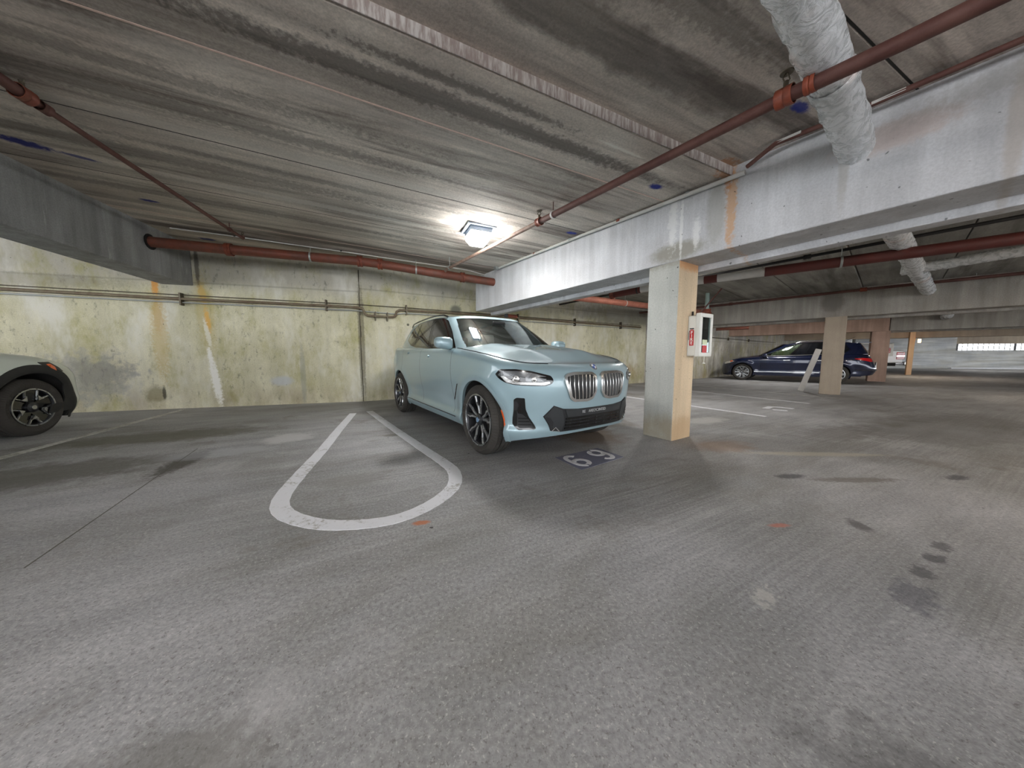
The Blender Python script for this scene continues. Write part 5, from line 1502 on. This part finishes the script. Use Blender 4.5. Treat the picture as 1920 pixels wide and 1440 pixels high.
# dark blue SUV behind the second column
DC = CarShape(xcf=.05, xcr=-3.1, nf=2.5, nr=2.9, wb=2.98, rw=.375, ra=.425, flare=.02, taper=.05, roll=.09, rollk=1.0,
    w=([.18, .26, .36, .50, .62, .80, .92, 1.02, 1.12, 1.3], [.86, .90, .905, .90, .915, .945, .945, .93, .905, .88]),
    xf=([.18, .3, .45, .62, .78, .90, 1.0], [.80, .90, .93, .92, .88, .78, .62]),
    xr=([.25, .42, .60, .80, 1.0, 1.3], [-3.86, -4.02, -4.08, -4.02, -3.94, -3.80]),
    zt=([.93, .7, .45, .2, -.2, -.6, -1.2, -1.9, -2.8, -3.5, -4.1], [.86, .90, .955, .99, 1.03, 1.07, 1.09, 1.10, 1.13, 1.17, 1.16]),
    zb=([.93, .6, .42, -.45, -2.5, -3.5, -4.1], [.22, .21, .22, .25, .26, .32, .38]),
    seams=[-.62, -1.78, -2.72], centre_panels=('front_bumper', 'rear_bumper'), arch_ang=(-18, 198))
DH = House(
    base=[(-.40, 0, 1.08), (-.42, .30, 1.08), (-.48, .56, 1.08), (-.62, .76, 1.07), (-.82, .82, 1.075), (-1.3, .835, 1.085), (-1.8, .84, 1.09), (-2.3, .835, 1.11), (-2.8, .82, 1.13), (-3.35, .77, 1.155), (-3.72, .64, 1.17), (-3.84, .36, 1.17), (-3.86, 0, 1.17)],
    top=[(-1.30, 0, 1.63), (-1.31, .26, 1.628), (-1.36, .46, 1.615), (-1.48, .585, 1.60), (-1.65, .62, 1.625), (-1.85, .635, 1.655), (-2.1, .64, 1.672), (-2.4, .64, 1.675), (-2.8, .63, 1.66), (-3.25, .60, 1.625), (-3.52, .52, 1.595), (-3.60, .30, 1.595), (-3.62, 0, 1.597)], bulge=.022)
M_NAVYP = paint_mat('deep_blue_black_paint', lin(18, 28, 58), .3, .25)
M_GREENGLASS = glass_mat('clear_green_side_glass', (.80, .88, .76, 1), .05)
M_DKGLASS = plain('dark_rear_glass', lin(18, 20, 26), .06, coat=1.0, spec=.8)
d_front = [(5.55, .90), (4.75, .88), (4.15, .72), (3.65, .30), (3.62, .10), (5.50, .08)]
d_rear = [(7.15, .90), (5.80, .91), (5.75, .08), (7.05, .12)]
d_q = [(8.90, .50), (8.55, .82), (7.40, .90), (7.32, .14), (8.55, .20)]
dh = Vector((-math.sin(R(45)), math.cos(R(45)), 0))
dark = generic_car('car', DC, DH, (10.86, 14.28, 0), math.atan2(dh.y, dh.x), (.965, .965, .965), 'dark blue SUV parked behind the beige column', M_NAVYP, 'multi', .375, .265, .80, M_GREENGLASS,
    [d_front], [(9.05, .45), (8.75, .92), (7.4, .97), (5.0, .97), (4.10, .80), (3.50, .30), (3.50, .03), (7.3, .05), (8.7, .12)], [(d_front, M_GREENGLASS, 'side_window'), (d_rear, M_DKGLASS, 'side_window'), (d_q, M_DKGLASS, 'quarter_window')], dash_x=-.85, seat_x=-1.65)
M_TAIL = plain('red_tail_lens', lin(206, 22, 30), .2, coat=1.0)
M_TAIL.node_tree.nodes['Principled BSDF'].inputs['Emission Color'].default_value = (1, .05, .05, 1); M_TAIL.node_tree.nodes['Principled BSDF'].inputs['Emission Strength'].default_value = 0.0
for s in (-1, 1):
    sf = side_fn(DC, s); uL = DC.LF
    decal(round_poly([(DC.U - 1.20, .99), (DC.U - .95, 1.03), (DC.U - .45, 1.0), (DC.U - .42, .88), (DC.U - .70, .885)], .02), sf, 'tail_lamp', M_TAIL, dark, .008, .014, .06)
    hl = decal(round_poly([(1.18, .87), (1.02, .92), (.78, .86), (.66, .76), (.80, .74), (1.0, .78)], .02), sf, 'headlamp', M_SILVER, dark, .006, .012, .05)
    decal(round_poly([(1.14, .875), (1.03, .905), (.95, .87), (1.03, .83)], .01), sf, 'side_marker', M_ORANGE, hl, .010, .005, .05)
    decal([(DC.u_of_x(-.45), .395), (DC.u_of_x(-2.52), .415), (DC.u_of_x(-2.52), .445), (DC.u_of_x(-.45), .42)], sf, 'sill_chrome', M_CHROME, dark, .010, .010, .12)
    ht = house_fn(DH, s)
    decal([(3.55, .0), (8.7, .075), (8.7, .125), (3.55, .05)], ht, 'belt_chrome', M_CHROME, dark, .010, .010, .14)
    for u0 in (DC.u_of_x(-1.52), DC.u_of_x(-2.45)):
        decal(round_poly([(u0 - .11, .905), (u0 + .11, .91), (u0 + .11, .945), (u0 - .11, .94)], .012), sf, 'door_handle', M_CHROME, dark, .030, .020, .06)
    mirror_unit(dark, s, (-.80, 1.0, 1.12), 1.05, M_NAVYP, (-.72, .86, 1.06))
    pts = DH.P(np.linspace(4.6, 9.2, 20), np.ones(20), .01)
    MB().tube([(p[0], s * (p[1] - .02), p[2] + .035 * min(1, min(i, 19 - i) / 2.5)) for i, p in enumerate(pts)], .014, 8).build('roof_rail', M_CHROME, dark, True)
    MB().tube([(p[0], s * p[1], p[2]) for p in sf(np.linspace(DC.U - 1.2, DC.U - .05, 12), np.full(12, .56), .012)], .016, 8).build('bumper_chrome', M_CHROME, dark, True)
rw = [(10.6, .10), (12, .10), (12, .80), (10.75, .80)]
for s in (-1, 1): decal([(10.35, .12), (12, .12), (12, .84), (10.45, .84)], house_fn(DH, s), 'rear_window', M_DKGLASS, dark, .004, .006, .14)
sp = DH.P(np.array([10.2, 11, 12.0]), np.ones(3), .0)
MB().prism([(-3.52, -.58), (-3.52, .58), (-3.86, .50), (-3.86, -.50)], 1.60, 1.635).build('roof_spoiler', M_NAVYP, dark, bevel=.012)
MB().tube([(-3.2, .1, 1.70), (-3.45, .1, 1.86)], .006, 6).build('antenna', M_BLACK, dark)
MB().box((-4.06, 0, .78), (.02, .34, .17)).build('number_plate', plain('pale_plate', lin(206, 206, 200), .5), dark, bevel=.004)

# white crossover at the edge of the view
WC = CarShape(xcf=.03, xcr=-2.9, nf=3.0, nr=2.9, wb=2.665, rw=.36, ra=.435, flare=.02, taper=.04, roll=.09, rollk=1.0,
    w=([.18, .26, .36, .50, .62, .80, .92, 1.02, 1.2], [.84, .87, .88, .87, .88, .905, .90, .88, .85]),
    xf=([.18, .30, .42, .55, .70, .82, .95], [.80, .90, .95, .93, .89, .80, .62]),
    xr=([.25, .42, .60, .80, 1.0, 1.3], [-3.40, -3.55, -3.60, -3.55, -3.48, -3.35]),
    zt=([.95, .75, .5, .2, -.2, -.55, -1.2, -1.9, -2.6, -3.1, -3.6], [.83, .88, .95, 1.00, 1.045, 1.07, 1.07, 1.07, 1.09, 1.11, 1.10]),
    zb=([.84, .55, .40, -.42, -2.3, -3.2, -3.6], [.24, .24, .25, .28, .28, .32, .38]),
    seams=[-.58, -1.62, -2.45], centre_panels=('front_bumper', 'rear_bumper'), arch_ang=(-24, 204))
WH = House(
    base=[(-.30, 0, 1.09), (-.32, .30, 1.09), (-.38, .54, 1.09), (-.52, .73, 1.07), (-.72, .79, 1.06), (-1.2, .80, 1.06), (-1.65, .80, 1.06), (-2.1, .79, 1.07), (-2.5, .77, 1.08), (-3.0, .72, 1.10), (-3.32, .60, 1.11), (-3.42, .34, 1.11), (-3.44, 0, 1.11)],
    top=[(-1.10, 0, 1.53), (-1.11, .26, 1.528), (-1.16, .44, 1.515), (-1.28, .56, 1.50), (-1.42, .59, 1.52), (-1.65, .60, 1.545), (-1.9, .605, 1.555), (-2.15, .60, 1.555), (-2.5, .59, 1.54), (-2.9, .56, 1.515), (-3.12, .49, 1.49), (-3.20, .28, 1.49), (-3.22, 0, 1.492)], bulge=.02)
M_WHITEP = paint_mat('pearl_white_paint', lin(204, 212, 204), .05, .3)
M_CLAD = plain('black_wheel_cladding', lin(38, 38, 38), .7)
hd_ = D(18)
w_org = np.array([-6.40, 4.06]) - X(18) * .86
white = generic_car('car', WC, WH, (w_org[0], w_org[1], 0), math.atan2(hd_[1], hd_[0]), (1.08, 1.0, 1.05), 'white crossover with black wheel arch cladding cut by the picture edge', M_WHITEP, 'five_v', .360, .238, .76, M_SHIELD,
    [], [(9.0, .45), (8.7, .9), (7.4, .97), (5.0, .97), (4.05, .80), (3.55, .30), (3.6, .03), (7.3, .05), (8.6, .12)], [([(5.55, .90), (4.75, .88), (4.15, .72), (3.65, .30), (3.62, .10), (5.50, .08)], M_TINT, 'side_window'), ([(7.15, .90), (5.80, .91), (5.75, .08), (7.05, .12)], M_TINT, 'side_window'), ([(8.80, .50), (8.50, .82), (7.40, .90), (7.32, .14), (8.5, .20)], M_TINT, 'quarter_window')], cladding=(.10, M_CLAD), dash_x=-.70, seat_x=-1.45, hood_end=-.50)
for s in (-1, 1):
    sf = side_fn(WC, s)
    hl = decal(round_poly([(1.455, .932), (1.26, .935), (1.16, .86), (1.13, .80), (1.25, .80), (1.346, .852), (1.404, .895)], .01), sf, 'headlamp', M_RIMDARK, white, .006, .012, .05)
    decal(round_poly([(1.34, .905), (1.27, .91), (1.23, .87), (1.25, .815), (1.31, .855)], .01), sf, 'side_marker', M_ORANGE, hl, .010, .005, .05)
    decal(round_poly([(1.18, .633), (1.11, .624), (1.085, .457), (1.075, .416), (1.08, .355), (1.05, .26), (1.36, .255), (1.345, .37), (1.20, .382), (1.17, .446)], .012), sf, 'bumper_corner', M_CLAD, white, .012, .018, .05)
    mirror_unit(white, s, (-.68, .96, 1.10), 1.0, M_WHITEP, (-.62, .82, 1.02))
fg = [(0, .62), (.40, .66), (.46, .40), (0, .38)]
def across_w(a, b, off):
    p = WC.P(np.abs(a), b, off).copy(); p[:, 1] = np.abs(p[:, 1]) * np.where(a < 0, -1, 1); return p
decal(fg + [(-a, b) for a, b in fg[-2:0:-1]], across_w, 'front_grille', M_BLACK, white, .006, .01, .05)

# white pickup far behind
tk = empty('pickup_truck', (23.25, 21.75, 0), math.atan2(.60, -.80)); tag(tk, 'white pickup truck with red tail lamp beyond the rosy column', 'truck')
M_TW = paint_mat('cream_truck_paint', lin(206, 202, 196), .05, .4)
bed = MB().prism([(-2.55, -.98), (-.35, -.98), (-.35, .98), (-2.55, .98)], .62, 1.42).build('cargo_bed', M_TW, tk, bevel=.04)
MB().prism([(-2.45, -.86), (-.40, -.86), (-.40, .86), (-2.45, .86)], 1.415, 1.43).build('bed_liner', M_BLACK, bed)
tg = MB().box((-2.57, 0, 1.02), (.05, 1.60, .74)).build('tailgate', M_TW, tk, bevel=.02)
MB().box((-2.605, 0, 1.22), (.03, .22, .07)).build('tailgate_handle', M_BLACK, tg, bevel=.01)
for s in (-1, 1):
    tl = MB().box((-2.43, s * .92, 1.08), (.34, .17, .46)).build('tail_lamp', M_TAIL, tk, bevel=.03)
    MB().box((-2.435, s * .925, 1.06), (.345, .172, .07)).build('reverse_lamp', M_LENS, tl)
bp_ = MB().box((-2.72, 0, .60), (.20, 1.85, .18)).build('rear_bumper', M_CHROME, tk, bevel=.03)
MB().box((-2.70, 0, .50), (.14, 1.7, .06)).build('bumper_valance', M_BLACK, bp_)
cabv = [(-.30, .62), (-.30, 1.42), (-.18, 1.90), (.95, 1.92), (1.45, 1.42), (2.30, 1.32), (2.45, 1.10), (2.45, .62)]
m = MB(); n = len(cabv)
m.add([(x, -.98 if z < 1.45 else -.78, z) for x, z in cabv] + [(x, .98 if z < 1.45 else .78, z) for x, z in cabv], [tuple(range(n)), tuple(range(2 * n - 1, n - 1, -1))] + [(i, i + n, (i + 1) % n + n, (i + 1) % n) for i in range(n)])
m.build('cab', M_TW, tk, bevel=.04)
for s in (-1, 1):
    MB().add([(.0, s * .955, 1.46), (1.30, s * .955, 1.46), (.85, s * .815, 1.84), (.0, s * .815, 1.84)], [(0, 1, 2, 3) if s < 0 else (3, 2, 1, 0)]).build('side_window', M_DKGLASS, tk)
    for x in (1.7, -1.45): wheel(tk, x, s * .84, .38, .25, .24, 'multi', s)
MB().box((-.05, 0, .52), (4.6, 1.3, .2)).build('chassis', M_WELL, tk)
# fittings on the far wall
bx_ = MB().box((0, 0, 0), (.35, .12, .55)).build('wall_box', plain('pale_metal_box', lin(206, 206, 200), .5), bevel=.02)
bx_.location = (30.5, 25.6, 1.35); bx_.rotation_euler = (0, 0, R(-30)); tag(bx_, 'small pale metal box on the far end wall', 'box')
